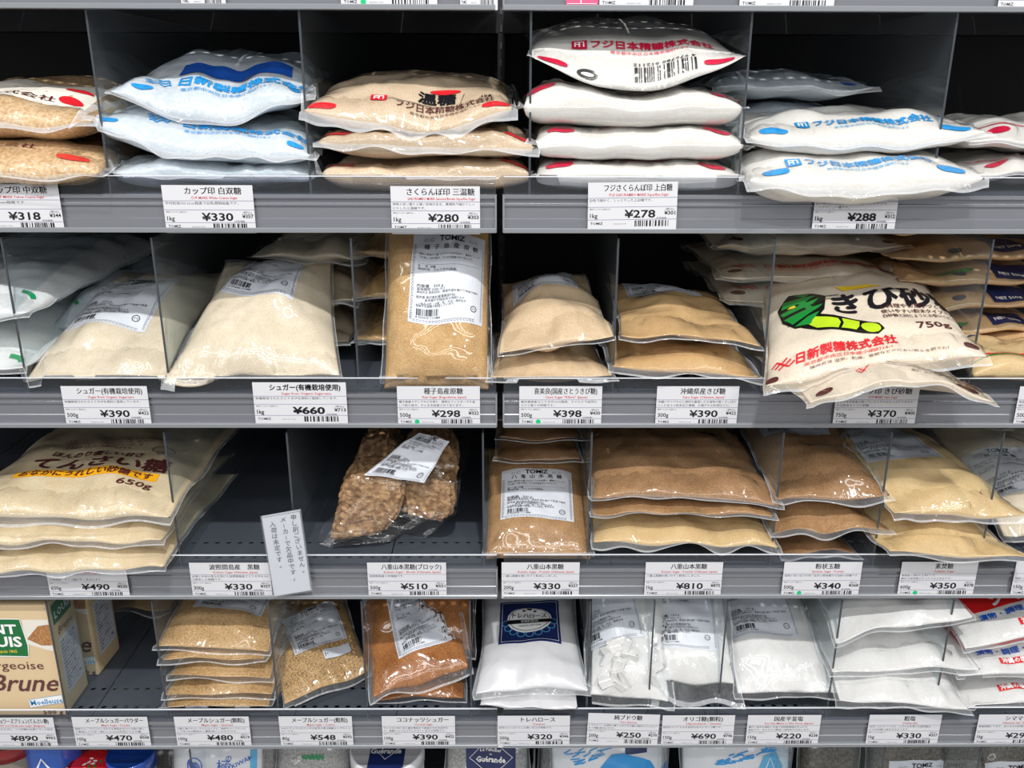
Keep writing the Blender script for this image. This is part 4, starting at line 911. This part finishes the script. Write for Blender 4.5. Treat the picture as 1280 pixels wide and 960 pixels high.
b = Bag('sugar_bag', 'lower reddish brown powder bag of the two with curled seam', SB, g, P(966, 665, .002), P(1112, 662, .002), .16, .032, S_mbr, F_clear2, seed=151, ff=.008, fs=.005, a=2.3, b=.7, wr=.003, taper=.1)
b = Bag('sugar_bag', 'upper reddish brown powder bag of the two, sticker far back', SB, g, P(968, 626, .0), P(1112, 620, .0), .21, .044, S_dbr, F_clear2, seed=152, ff=.006, fs=.004, a=2.3, b=.7, wr=.003, pitch=7, taper=.05)
b.art(sticker('粉状玉糖', .075, .08), x=-.005, d=.106)
g = 'bags of yellow-beige powder sugar'
b = Bag('sugar_bag', 'shaded yellow-beige bag lying far back above the others', SB, g, Z(1150, 3, .105, .15), Z(1262, 3, .105, .15), .16, .04, S_kib, F_clear, seed=160)
b = Bag('sugar_bag', 'lower yellow-beige powder bag hanging over its price card', SB, g, P(1112, 690, -.028), P(1288, 700, -.028), .20, .042, S_yel, F_clear2, seed=161, ff=.008, fs=.004, a=2.3, b=.7, wr=.0028, yaw=-8, bot=.8, flapdroop=.003)
b = Bag('sugar_bag', 'upper yellow-beige powder bag with shaded sticker', SB, g, P(1118, 642, -.02), P(1288, 648, -.012), .21, .052, S_yel, F_clear2, seed=162, ff=.008, fs=.004, a=2.5, b=.65, wr=.0022, yaw=-6, pitch=5, flapdroop=.006, lump=.002)
b.art(sticker('素焚糖', .088, .09), x=-.018, d=.085)
b = Bag('sugar_bag', 'pale bag with grey sticker cut off by the right edge, third shelf', SB, g, Z(1255, 3, .024, .03), Z(1400, 3, .024, .03), .2, .044, S_org, F_clear2, seed=165, pitch=14, bot=.4, floor=FL_[3])
b.art(sticker('和三盆糖', .08, .08), x=-.02, d=.05)

# ================================================================== FOURTH SHELF
g = 'bags of maple granules'
dat = ((205, 884, 336, 884, .016, .15), (206, 870, 340, 868, .020, .15), (212, 846, 338, 848, .024, .15), (203, 824, 330, 824, .014, .13), (194, 808, 336, 814, .034, .14))
for i, (xl, yl, xr, yr, T, L) in enumerate(dat):
    b = Bag('sugar_bag', ('bottom bag of the granulated maple pile', 'second bag from the bottom of the granulated maple pile', 'middle bag of the granulated maple pile', 'thin bag under the top one of the granulated maple pile', 'top bag of the granulated maple pile, with the sticker')[i], SB, g,
            P(xl, yl, .006), P(xr, yr, .006), L, T, S_map, F_clear, seed=171+i, ff=.005, fs=.005, a=2.6, b=.65, wr=.0022, lump=.0015, pitch=6 if i == 4 else 1, floor=FL_[4]+.0004)
b.art(sticker('メープルシュガー', .078, .062, grams='100 g'), x=.004, d=.048, rot=-5)
b = Bag('sugar_bag', 'single maple powder bag far back on the otherwise empty deck', SB, g, Z(118, 4, .02, .19), Z(212, 4, .02, .19), .13, .03, S_map, F_clear, seed=179, floor=FL_[4])
# coarse maple: lumps in a clear bag
t_ = Bag('sugar_bag', 'small bag of coarse golden maple lumps lying askew with its sticker', SB, 'bags of coarse maple sugar', P(356, 881, .004), P(462, 838, .06), .15, .030, S_map, F_clear2, seed=181, pitch=14, yaw=10, bot=.4, floor=FL_[4], a=2.3, b=.7, ff=.006, fs=.004, lump=.002)
rr = random.Random(5); mbv = []; mbf = []
for k in range(230):
    X = rr.uniform(-t_.W*.42, t_.W*.42); D = rr.uniform(.006, .058); c_ = t_.surf(np.array([X]), np.array([D]), .0)[0]; r = rr.uniform(.0022, .0036); n = len(mbv)
    for dx, dy, dz in ((1, 0, 0), (-1, 0, 0), (0, 1, 0), (0, -1, 0), (0, 0, 1), (0, 0, -1)): mbv.append((c_[0]+dx*r*rr.uniform(.8, 1.2), c_[1]+dy*r, c_[2]+dz*r*.7))
    for a_, b_, c2 in ((0, 2, 4), (2, 1, 4), (1, 3, 4), (3, 0, 4), (2, 0, 5), (1, 2, 5), (3, 1, 5), (0, 3, 5)): mbf.append((n+a_, n+b_, n+c2))
o = mesh_obj('sugar_lumps', mbv, mbf, S_map, t_.root, True, origin=t_.o); o['kind'] = 'stuff'
t_.art(sticker('メープルシュガー', .066, .060, grams='80 g'), x=.004, d=.050, rot=4, base=.0022); t_.art(Art().rect('paper', 0, 0, .034, .012, 4, 2).text('black', 'ト', .002, .003, .005), x=.002, d=.030, rot=2, base=.0030)
g = 'bags of coconut sugar'
b = Bag('sugar_bag', 'coconut sugar bag leaning at the back right beside the upright', SB, g, Z(520, 4, .05, .06), Z(592, 4, .05, .06), .14, .05, S_coco, F_clear, seed=190, pitch=35)
b = Bag('sugar_bag', 'lower coconut sugar bag, peeking out at the right under the front one', SB, g, P(470, 873, .022), P(580, 873, .022), .15, .036, S_coco, F_clear, seed=191, floor=FL_[4], ff=.004)
b = Bag('sugar_bag', 'front coconut sugar bag lying askew with a large sticker', SB, g, P(466, 874, -.002), P(586, 836, .03), .16, .036, S_coco, F_clear2, seed=192, pitch=22, yaw=6, bot=.6, a=2.8, b=.6, ff=.009, fs=.006, wr=.002)
b.art(sticker('ココナッツシュガー', .076, .086, grams='100 g'), x=.012, d=.040, rot=6)
g = 'white pouches with a navy label'
b = Bag('sugar_pouch', 'lower white pouch mostly hidden beneath the labelled one', 'sugar pouch', g, P(600, 882, -.006), P(722, 884, -.010), .15, .02, S_pouch, None, seed=201, bot=.4, droop=.003, wr=.002)
b = Bag('sugar_pouch', 'silvery white pouch with navy oval emblem label', 'sugar pouch', g, P(594, 868, -.004), P(736, 864, -.004), .19, .036, S_pouch, F_milk, seed=202, pitch=10, wrap=0, bot=.4, a=3.2, b=.55, ff=.006, fs=.003, ears=.10, wr=.0012, lump=.001, taper=.06)
A_ = Art(); w, h = .070, .066
A_.L['navy'] = []; A_.rect('navy', 0, 0, w, h, 8, 8); A_.line('white', [(.003, .003), (w-.003, .003), (w-.003, h-.003), (.003, h-.003)], .0006, True)
for q in range(9): A_.ring('lblue', w*.5+.028*math.sin((q-4)*.36), h*.50-.021*math.cos((q-4)*.36), .0042, .004, .0008, 10)
A_.L['bowl'] = []; A_.oval('paper', w*.5, h*.52, .026, .020); A_.L['white'].append(A_.L.pop('paper')[0])
b.art(A_, x=-.036, d=.058, rot=-1)
B_ = Art(); B_.ring('black', w*.5, h*.52, .0235, .0178, .0007, 28); B_.rect('black', w*.5-.026, h*.42, w*.5+.026, h*.42+.0055); B_.text('black', 'トレハロース', w*.5, h*.545, .0062, .040, 'c', 1, .02)
for q in (-1, 0, 1): B_.oval('black', w*.5+q*.0065, h*.72+(.003 if q == 0 else 0), .0035 if q == 0 else .0022, .0018, n=6)
B_.text('black', 'TREHALOSE 200g', w*.5, h*.35, .0022, .026, 'c', 0, .01)
b.art(B_, x=-.036, d=.058, rot=-1, base=.0016); b.art(Art().text('white', '甘味料製品', w*.5, h*.432, .0032, .020, 'c', 1, .02), x=-.036, d=.058, rot=-1, base=.0020)
# glucose lumps
g = 'bags of white glucose chunks'
t_ = Bag('sugar_bag', 'clear bag of white glucose chunks with a tilted sticker', SB, g, P(738, 868, .004), P(836, 880, -.002), .17, .040, S_salt, F_clear2, seed=211, pitch=46, bot=.4, a=2.6, b=.65, fs=.008, ff=.008, wr=.004, lump=.003)
rr = random.Random(8); mbv = []; mbf = []
for k in range(16):
    X = rr.uniform(-.028, .028); D = rr.uniform(.012, .062); c_ = t_.surf(np.array([X]), np.array([D]), .001)[0]; n = len(mbv); q = rr.uniform(0, 3.1); l, w2, h2 = rr.uniform(.013, .022), rr.uniform(.008, .013), rr.uniform(.004, .008)
    ax = (math.cos(q), 0, math.sin(q)); bx = (-math.sin(q), .3, math.cos(q))
    for sx, sy, sz in ((1, .6, .4), (1, -.7, .5), (-.8, -1, .4), (-1, .7, .6), (.8, .8, -1), (.9, -.8, -1), (-.9, -.7, -1), (-.9, .8, -1)):
        mbv.append((c_[0]+ax[0]*sx*l*.6+bx[0]*sy*w2*.6, c_[1]+bx[1]*sy*w2*.5-sz*h2*.7, c_[2]+ax[2]*sx*l*.6+bx[2]*sy*w2*.6))
    for f_ in ((0, 1, 2, 3), (4, 7, 6, 5), (0, 4, 5, 1), (1, 5, 6, 2), (2, 6, 7, 3), (3, 7, 4, 0)): 
        me_ = None; mbf.append(tuple(n+i for i in f_))
for k in range(16):
    o = mesh_obj('glucose_chunk', mbv[k*8:k*8+8], [tuple(i-k*8 for i in f_) for f_ in mbf[k*6:k*6+6]], S_salt, t_.root, False, origin=t_.o); bevel(o, .0008, 1)
t_.art(sticker('純ブドウ糖', .080, .096, grams='200 g'), x=-.022, d=.060, rot=12, base=.001)
b = Bag('sugar_bag', 'white oligosaccharide bag with sticker and loose clear bottom', SB, 'bags of white oligosaccharide', P(822, 855, .012), P(918, 855, .012), .17, .040, S_salt, F_clear2, seed=221, pitch=40, bot=.3, a=2.8, b=.6, ff=.026, fs=.010, wr=.003, lump=.002, flapdroop=.006, ears=.03)
b.art(sticker('オリゴ糖', .074, .096, grams='150 g'), x=-.010, d=.040, rot=-2)
b = Bag('salt_bag', 'white sea salt bag lying flat with a grey shaded sticker', 'salt bag', 'bags of sea salt', P(922, 868, .006), P(1050, 866, .006), .20, .036, S_salt, F_clear2, seed=225, pitch=24, bot=.3, a=2.8, b=.6, ff=.006, fs=.006, wr=.0022, lump=.0018, yaw=-4, floor=FL_[4], taper=.06)
b.art(sticker('国産平釜塩', .080, .092, grams='150 g'), x=-.010, d=.064, rot=0)
g = 'unprinted bags of coarse salt'
b = Bag('salt_bag', 'lowest coarse salt bag, crumpled and drooping over the shelf edge', 'salt bag', g, P(1050, 872, -.016), P(1212, 884, -.022), .19, .040, S_salt, F_clear2, seed=231, ff=.007, fs=.006, a=2.4, b=.65, wr=.004, lump=.003, droop=.004)
b = Bag('salt_bag', 'middle coarse salt bag of the three unprinted ones', 'salt bag', g, P(1040, 842, -.002), P(1226, 836, -.004), .19, .046, S_salt, F_clear2, seed=232, ff=.004, fs=.005, a=2.2, b=.75, wr=.003, lump=.002)
b = Bag('salt_bag', 'top coarse salt bag, its right corner pointing at the red printed bags', 'salt bag', g, P(1046, 800, -.004), P(1217, 772, -.004), .19, .046, S_salt, F_clear2, seed=233, ff=.003, fs=.003, a=2.2, b=.75, wr=.003, lump=.003, pitch=6)
g = 'salt bags printed red on top'
for i, (xl, yl, xr, yr, T) in enumerate(((1202, 882, 1420, 880, .026), (1198, 846, 1420, 840, .040), (1206, 812, 1420, 778, .044))):
    b = Bag('salt_bag', ('lowest', 'middle', 'topmost')[i]+' white salt bag with red printed top at the right edge', 'salt bag', g, P(xl, yl, .0), P(xr, yr, .002), .18, T, S_salt, F_clear2, seed=241+i, ff=.003, fs=.003, a=2.3, b=.7, wr=.002, lump=.0016, pitch=6 if i == 2 else 3)
    if i:
        b.art(Art().rect('redpanel', -b.W/2+.012, 0, b.W/2-.012, .075, 16, 8), d=.034+.004*i)
        b.art(Art().text('dblue', '漬物・調理・塩蔵・味付', 0, 0, .0064, .105, 'l', 1, .03), x=-b.W/2+.030+.004*(2-i), d=.026+.004*(i-1))
        b.art(Art().text('white', 'シママース', 0, 0, .018, .09, 'l', 2, .05), x=-b.W/2+.05, d=.046)
    b.art(Art().rect('redpanel', 0, 0, .032, .0085).text('white', '沖縄の塩', .002, .0015, .0056, .027, 'l', 1, .03), x=-b.W/2+(.056 if i else .052)+.01*(i == 2), d=.012 if i else .014)
# paper boxes
def paper_box(name, label, c, w, dp, h, rz, front=True):
    t = thing(name, label, 'sugar box', c, 'cream paper boxes of brown sugar'); t.rotation_euler = (0, 0, rz)
    M_box = pm('cream_box_paper', (222, 196, 156), .45, .4, 0, .15)
    o = bevel(MB().box(-w, 0, 0, dp, 0, h).build('carton', M_box, t), .003, 2)
    a = Art()
    a.fan('dgreen', [(-.105, .080), (-.034, .078), (-.032, .092), (-.036, .125), (-.110, .126)]); a.line('white', [(-.105, .080), (-.034, .078), (-.032, .092), (-.036, .125), (-.110, .126)], .0012, True)
    a.text('white', 'SAINT', -.041, .107, .0115, .054, 'r', 2, .03); a.text('white', 'LOUIS', -.038, .091, .0125, .054, 'r', 2, .03); a.text('yel', 'depuis 1865', -.045, .083, .004, .022, 'r', 1, .01)
    a.text('brown', 'Vergeoise', -.020, .062, .0105, .072, 'r', 2, .0); a.text('brown', 'Brune', -.010, .034, .022, .072, 'r', 2, .012, slant=.35)
    a.fan('white', [(-.043, .012), (-.020, .0165), (-.004, .0185), (-.004, .0285), (-.020, .026), (-.043, .022)]); a.line('lblue', [(-.043, .012), (-.020, .0165), (-.004, .0185), (-.004, .0285), (-.020, .026), (-.043, .022)], .0008, True); a.text('dblue2', 'Moelleuse', -.0415, .0150, .0068, .036, 'l', 1, .02, rot=.11)
    a.text('brown', '500 g', -.008, .0035, .0055, .022, 'r', 1, .02)
    a.fan('bowl', [(-.034, .094), (-.001, .084), (-.001, .124), (-.034, .124)]); a.fan('grain', [(-.032, .100), (-.018, .092), (-.001, .092), (-.001, .118), (-.018, .116)])
    a.emit(lambda V, off: np.stack([np.minimum(V[:, 0]+.005, -.0012), -off*np.ones(len(V)), V[:, 1]], 1), t, step=.0001, base=.0003, origin=None)
    s_ = Art(); s_.rect('paper', .010, .022, dp-.006, .092); s_.rect('dgreen', .006, .112, dp-.010, h-.006); s_.text('white', 'LOUIS', .010, .118, .009, dp-.022, 'l', 1, .02)
    s_.text('brown', 'Brune', .012, .097, .009, .03, 'l', 1, .0, slant=.25)
    for i in range(14): s_.text('black', ('名称 てんさい糖', '原材料名 てんさい、カラメル', '内容量 500g 賞味期限 2021.6', '原産国名 ベルギー')[i % 4], .012, .085-.0045*i, .0022, (dp-.022)*(.95-.1*(i % 3)), 'l', 0, .01)
    s_.emit(lambda V, off: np.stack([off*np.ones(len(V)), V[:, 0], V[:, 1]], 1), t, step=.0001, base=.0003)
    return t
paper_box('sugar_box', 'cream paper box of brown sugar with green and white brand panel, in front', (at(77, 878, .008).x+.002, .010, FL_[4]+.0003), .125, .055, .142, R_(0))
paper_box('sugar_box', 'second cream paper box, standing behind the front one and set to the right', (at(124, 829, .085).x, .080, FL_[4]+.0003), .12, .055, .142, R_(-3))
paper_box('sugar_box', 'rearmost cream paper box in the shade behind two others', (at(120, 815, .15).x, .152, FL_[4]+.0003), .12, .055, .142, R_(2))

# brown sugar blocks in a crumpled clear bag
t = thing('sugar_block_bag', 'crumpled clear bag of brown sugar blocks on the almost empty third shelf', 'sugar bag', P(500, 675, .03))
S_rock = pm('sugar_rock', (184, 148, 106), .8, .3, 0, .15, .25, (128, 94, 64), 170, 1.0, 260, 0)
MATS['sugar_rock'].node_tree.nodes['Principled BSDF'].inputs['Coat Weight'].default_value = .3
def rock(poly, Y0, Y1, seed, n=26):             # a broken slab: outline in the slab's own plane, thickness from Y0 to Y1
    o3 = np.array(t.location)
    pts = [np.array(P(px, py, Y0))-o3 for px, py in poly]; bk = [np.array(P(px, py, Y0))-o3+np.array([0, Y1-Y0, .004]) for px, py in poly]
    bm = bmesh.new(); A = [bm.verts.new(p) for p in pts]; B = [bm.verts.new(p) for p in bk]; k = len(A)
    bm.faces.new(A); bm.faces.new(B[::-1])
    for i in range(k): bm.faces.new((A[i], B[i], B[(i+1) % k], A[(i+1) % k]))
    bmesh.ops.recalc_face_normals(bm, faces=bm.faces); bmesh.ops.bevel(bm, geom=bm.edges[:], offset=.004, segments=2, affect='EDGES')
    bmesh.ops.triangulate(bm, faces=bm.faces[:])
    for _ in range(7):
        es = [e for e in bm.edges if e.calc_length() > .0024]
        if not es: break
        bmesh.ops.subdivide_edges(bm, edges=es, cuts=1); bmesh.ops.triangulate(bm, faces=[f for f in bm.faces if len(f.verts) > 3])
    bm.normal_update(); from mathutils import noise as NN
    for v in bm.verts:
        q = v.co*90+Vector((seed*3.1, 0, 0)); v.co += v.normal*(.0020*NN.noise(q)+.0014*NN.noise(q*2.7)+.0010*NN.noise(q*6)+.0006*NN.noise(q*13))
    me = bpy.data.meshes.new('sugar_block'); bm.to_mesh(me); bm.free(); me.materials.append(S_rock)
    me.polygons.foreach_set('use_smooth', [True]*len(me.polygons))
    o = bpy.data.objects.new('sugar_block', me); COL.objects.link(o); o.parent = t
rock([(421, 640), (424, 614), (441, 597), (508, 601), (502, 640), (480, 668), (410, 679)], .032, .085, 1)
rock([(506, 646), (500, 604), (538, 602), (566, 606), (569, 640), (556, 654)], .045, .095, 2)
rock([(498, 598), (500, 570), (520, 552), (560, 556), (574, 584), (566, 605)], .075, .125, 3)
rock([(440, 590), (452, 556), (480, 545), (500, 560), (496, 592)], .11, .15, 4)
# crumpled film skin
def film_patch(name, ctrl, mat, n=26, m=26, amp=.003, seed=1):
    C = np.array([[P(*q) for q in row] for row in ctrl]); k, l = C.shape[:2]
    U, V = np.meshgrid(np.linspace(0, k-1, n), np.linspace(0, l-1, m), indexing='ij')
    i = np.clip(U.astype(int), 0, k-2); j = np.clip(V.astype(int), 0, l-2); a = (U-i)[..., None]; b2 = (V-j)[..., None]; a = a*a*(3-2*a)*.5+a*.5; b2 = b2*b2*(3-2*b2)*.5+b2*.5
    S = C[i, j]*(1-a)*(1-b2)+C[i+1, j]*a*(1-b2)+C[i, j+1]*(1-a)*b2+C[i+1, j+1]*a*b2
    rr = np.random.RandomState(seed); w = nz(seed, 6, .5, 2.2); r1 = ridge(seed, 4, .4, 1.2)
    S = S+np.stack([.3*w(U, V), w(U+3, V), .5*w(U, V+5)], -1)*amp*.6+np.array([0, -1, .6])*(r1(U+V*.7, V*.0)*amp)[..., None]
    idx = np.arange(n*m).reshape(n, m); F = [(idx[a_, b_], idx[a_+1, b_], idx[a_+1, b_+1], idx[a_, b_+1]) for a_ in range(n-1) for b_ in range(m-1)]
    return mesh_obj(name, S.reshape(-1, 3), F, mat, t, True, origin=np.array(t.location))
F_cr = gloss_film('crumpled_film')
film_patch('film_wrap', [[(388, 676, .012), (420, 640, .022), (440, 592, .032), (455, 545, .09), (470, 545, .14)], [(420, 683, .010), (450, 640, .018), (480, 600, .026), (500, 560, .07), (510, 540, .13)],
    [(490, 676, .016), (520, 640, .030), (530, 600, .036), (545, 556, .06), (560, 536, .13)], [(530, 672, .022), (572, 640, .036), (576, 600, .042), (588, 560, .066), (592, 536, .13)]], F_cr, amp=.004, seed=5)
film_patch('film_wrap', [[(398, 680, .008), (420, 655, .012), (470, 628, .02)], [(450, 676, .006), (470, 650, .010), (510, 630, .018)], [(496, 672, .004), (515, 655, .008), (560, 650, .02)]], F_cr, amp=.004, seed=9)
lb = film_patch('sticker', [[(455, 594, .030), (482, 572, .034), (505, 552, .040), (524, 541, .046)], [(495, 598, .027), (512, 580, .030), (530, 560, .036), (545, 545, .044)], [(530, 604, .026), (541, 586, .029), (552, 566, .035), (562, 552, .042)]], INK['paper'][1], 20, 20, .0012, 3)
LV = np.array([v.co[:] for v in lb.data.vertices]).reshape(20, 20, 3)
def labmap(V, off, w=.078, h=.062):
    # sticker text runs along the long axis of the patch
    fi = np.clip(V[:, 0]/w, 0, 1)*18.99; fj = np.clip(V[:, 1]/h, 0, 1)*18.99; i = fi.astype(int); j = fj.astype(int); a = (fi-i)[:, None]; b2 = (fj-j)[:, None]
    S = LV[i, j]*(1-a)*(1-b2)+LV[i+1, j]*a*(1-b2)+LV[i, j+1]*(1-a)*b2+LV[i+1, j+1]*a*b2
    return S+np.array([0, -.6, .8])*off
st = sticker('八重山本黒糖(ブロック)', .078, .062, ctr=False); st.L.pop('paper')
st.emit(labmap, lb, step=.0001, base=.0006, maxlen=.008)
# ================================================================== LOWEST SHELF (only the tops are in frame)
zf = FL_[5]
def jar(label, px, Y, r, h, lidh, bodymat, lidmat, lidart=None, cat='jar', name='salt_jar'):
    z0 = zf+.0004; x = xat(px, z0+h, Y)
    t = thing(name, label, cat, (x, Y, z0))
    lathe('body', [(0, 0), (r*.93, 0), (r*.97, .002), (r*.97, h-lidh), (r*.94, h-lidh+.001), (0, h-lidh+.001)], bodymat, t)
    lathe('lid', [(0, h-lidh+.0012), (r, h-lidh+.0012), (r, h-.0015), (r*.97, h), (r*.93, h-.0004), (r*.92, h-.0012), (0, h-.0012)], lidmat, t)
    if lidart: lidart.emit(lambda V, off: np.stack([V[:, 0], V[:, 1], np.full(len(V), h-.0012+off)], 1), t, step=.0001, base=.0002)
    return t
Mr = pm('red_lid', (150, 22, 24), .3, .5, 0, .3); Mb = pm('blue_lid', (28, 70, 160), .3, .5, 0, .3); Mg = pm('jar_glass', (120, 110, 100), .1, .6, 0, .6); Mw = pm('white_plastic', (232, 232, 236), .35, .5)
M_can = pm('red_can', (176, 34, 40), .3, .5, 0, .4)
jar('dark red lidded jar at the far left of the lowest shelf', 12, .045, .030, .138, .02, Mg, Mr)
t = jar('red and blue tin standing beside the red lidded jar', 66, .055, .034, .142, .006, M_can, M_can, name='salt_tin', cat='tin')
a = Art(); a.rect('dblue', -.045, .104, .045, .135, 30, 2); a.line('white', [(-.045, .102), (.045, .102)], .002); a.line('white', [(-.008, .106), (0, .122), (.008, .106)], .0025)
a.emit(lambda V, off: np.stack([(.0333+off)*np.sin(V[:, 0]/.034), -(.0333+off)*np.cos(V[:, 0]/.034), V[:, 1]], 1), t, step=.0002, base=.0003, maxlen=.006)
a = Art(); a.oval('bred', 0, 0, .021, .021, n=28).oval('out', 0, 0, .017, .017, n=24); 
for k in range(9): a.oval(('yel', 'white', 'leaf')[k % 3] if k % 3 else 'white', .009*math.cos(k*2.4)*(k/9+.3), .009*math.sin(k*2.4)*(k/9+.3), .0026, .0016, k)
a.L = {k: v for k, v in a.L.items()}
jar('spice jar with a colourful round lid rimmed in red', 113, .030, .025, .108, .016, Mg, Mr, a)
jar('jar with a bright blue lid on the lowest shelf', 163, .034, .027, .120, .02, Mg, Mb)
# round white tin with printed paper top
t = jar('round white tin with navy and white printed band across its lid', 484, .052, .044, .112, .02, Mw, Mw, name='salt_tin', cat='tin')
a = Art(); a.L = {}; a.rect('navy', -.019, -.043, .022, .043, 6, 12); a.line('white', [(0, .022), (.019, .0), (0, -.022), (-.017, .0)], .0010, True)
a.text('white', 'Le Paludier', 0, .006, .0055, .028, 'c', 1, .02); a.text('white', 'de', 0, .0005, .003, None, 'c', 1, .02); a.text('white', 'Guérande', 0, -.012, .0085, .036, 'c', 2, .03)
a.emit(lambda V, off: np.stack([V[:, 0], V[:, 1]*.97, np.full(len(V), .112-.0010+off)], 1), t, step=.0001, base=.0003)
a = Art().rect('navy', -.019, .05, .022, .090, 8, 3).text('white', 'Guérande', 0, .066, .009, .036, 'c', 2, .02)
a.emit(lambda V, off: np.stack([(.0428+off)*np.sin(V[:, 0]/.044), -(.0428+off)*np.cos(V[:, 0]/.044), V[:, 1]], 1), t, step=.0002, base=.0004, maxlen=.006)
Art().rect('navy', -.019, .0935, .022, .1105, 8, 2).emit(lambda V, off: np.stack([(.0441+off)*np.sin(V[:, 0]/.044), -(.0441+off)*np.cos(V[:, 0]/.044), V[:, 1]], 1), t, step=.0002, base=.0002, maxlen=.006)
# bags
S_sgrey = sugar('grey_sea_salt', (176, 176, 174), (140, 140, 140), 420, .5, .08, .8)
S_pbag = pm('white_printed_bag', (226, 229, 234), .35, .5, 0, .5, .1, None, 200, 0, None, .35, 22)
S_dark = sugar('dark_salt', (120, 116, 108), (84, 80, 74), 300, .4, .1, .5)  # dark mottled grey-brown contents
def low(label, xl, xr, Y, zb, L, T, mat, group, seed, pitch=55, **k):
    H_ = zb+L*math.sin(R_(pitch)); z0 = .003; L2 = (H_-z0)/math.sin(R_(72)); Y0 = Y+L*math.cos(R_(pitch))-L2*math.cos(R_(72))*.8
    Y0 = max(Y0, .016); zt = FL_[5]+H_; k.setdefault('wrap', 0)
    xa_, xb_ = xat(xl, zt, Y0+.04), xat(xr, zt, Y0+.04)
    b = Bag('salt_bag', label, 'salt bag', group, (xa_, Y0, FL_[5]+z0), (xb_, Y0, FL_[5]+z0), L2, T, mat, F_clear2, seed=seed, pitch=72, bot=.4, a=3, b=.55, **k)
    b.shift = L2-L-.015
    return b
def gue(b, x, d, sc=1.0):
    a = Art().rect('navy', -.030, -.02, .030, .036, 6, 6).line('white', [(0, .034), (.026, .010), (0, -.014), (-.026, .010)], .0009, True)
    a.text('white', 'Le Paludier', 0, .017, .0045, .026, 'c', 1, .02).text('white', 'de', 0, .0125, .0025, None, 'c', 1, .01).text('white', 'Guérande', 0, .004, .0075, .036, 'c', 1, .03)
    b.art(a, x=x, d=d, sc=sc)
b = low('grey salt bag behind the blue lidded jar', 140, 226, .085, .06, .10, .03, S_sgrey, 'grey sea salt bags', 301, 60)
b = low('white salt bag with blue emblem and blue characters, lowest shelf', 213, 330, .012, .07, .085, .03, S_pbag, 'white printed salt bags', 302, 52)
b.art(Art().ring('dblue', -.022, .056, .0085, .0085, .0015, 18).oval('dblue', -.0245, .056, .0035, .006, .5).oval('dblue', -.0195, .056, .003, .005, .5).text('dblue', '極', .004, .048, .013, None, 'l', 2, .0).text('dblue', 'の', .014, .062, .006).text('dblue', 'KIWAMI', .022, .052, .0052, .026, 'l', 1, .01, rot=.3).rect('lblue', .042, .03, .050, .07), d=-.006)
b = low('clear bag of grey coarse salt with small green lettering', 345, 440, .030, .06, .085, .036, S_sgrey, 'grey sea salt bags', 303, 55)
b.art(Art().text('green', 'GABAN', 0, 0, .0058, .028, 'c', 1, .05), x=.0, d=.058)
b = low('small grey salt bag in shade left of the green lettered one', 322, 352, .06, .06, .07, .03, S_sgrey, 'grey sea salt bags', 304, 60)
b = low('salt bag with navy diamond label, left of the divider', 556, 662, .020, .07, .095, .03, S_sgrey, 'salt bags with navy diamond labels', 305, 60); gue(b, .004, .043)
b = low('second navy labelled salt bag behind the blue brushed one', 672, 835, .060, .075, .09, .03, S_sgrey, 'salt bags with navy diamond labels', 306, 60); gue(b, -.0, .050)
for i, (xl, xr) in enumerate(((686, 832), (850, 990))):
    b = low(('white bag with bright blue brush strokes below the crooked card', 'white bag with a bright blue wave print below the sea salt card')[i], xl, xr, .016, .072, .082, .03, S_pbag, 'white printed salt bags', 307+i, 50, wr=.003)
    a = Art(); rr = random.Random(i+3)
    if i == 0:
        for q in range(26): x0 = rr.uniform(-.055, -.005); y0 = .050+(x0+.055)*.25+rr.uniform(-.008, .008); a.line('blue', [(x0, y0), (x0+rr.uniform(.006, .014), y0+rr.uniform(.001, .006))], .0013)
        a.fan('blue', [(-.012, .040), (.004, .056), (.018, .058), (.050, .046), (.058, .036), (.02, .040)]).fan('lblue', [(-.002, .036), (.008, .052), (.03, .048), (.05, .036)])
        a.rect('navy', .020, .056, .046, .070)
    else:
        for q in range(30): x0 = rr.uniform(-.03, .045); y0 = .046+(x0+.03)*.22+rr.uniform(-.004, .004); a.line('blue', [(x0, y0), (x0+rr.uniform(.006, .014), y0+rr.uniform(-.001, .005))], .0016)
        a.fan('lblue', [(.02, .03), (.03, .052), (.045, .058), (.055, .04), (.05, .03)]).line('white', [(.03, .034), (.038, .05), (.044, .036)], .0012).line('dblue', [(.034, .034), (.040, .056), (.048, .036)], .0008)
    b.art(a, d=.0)
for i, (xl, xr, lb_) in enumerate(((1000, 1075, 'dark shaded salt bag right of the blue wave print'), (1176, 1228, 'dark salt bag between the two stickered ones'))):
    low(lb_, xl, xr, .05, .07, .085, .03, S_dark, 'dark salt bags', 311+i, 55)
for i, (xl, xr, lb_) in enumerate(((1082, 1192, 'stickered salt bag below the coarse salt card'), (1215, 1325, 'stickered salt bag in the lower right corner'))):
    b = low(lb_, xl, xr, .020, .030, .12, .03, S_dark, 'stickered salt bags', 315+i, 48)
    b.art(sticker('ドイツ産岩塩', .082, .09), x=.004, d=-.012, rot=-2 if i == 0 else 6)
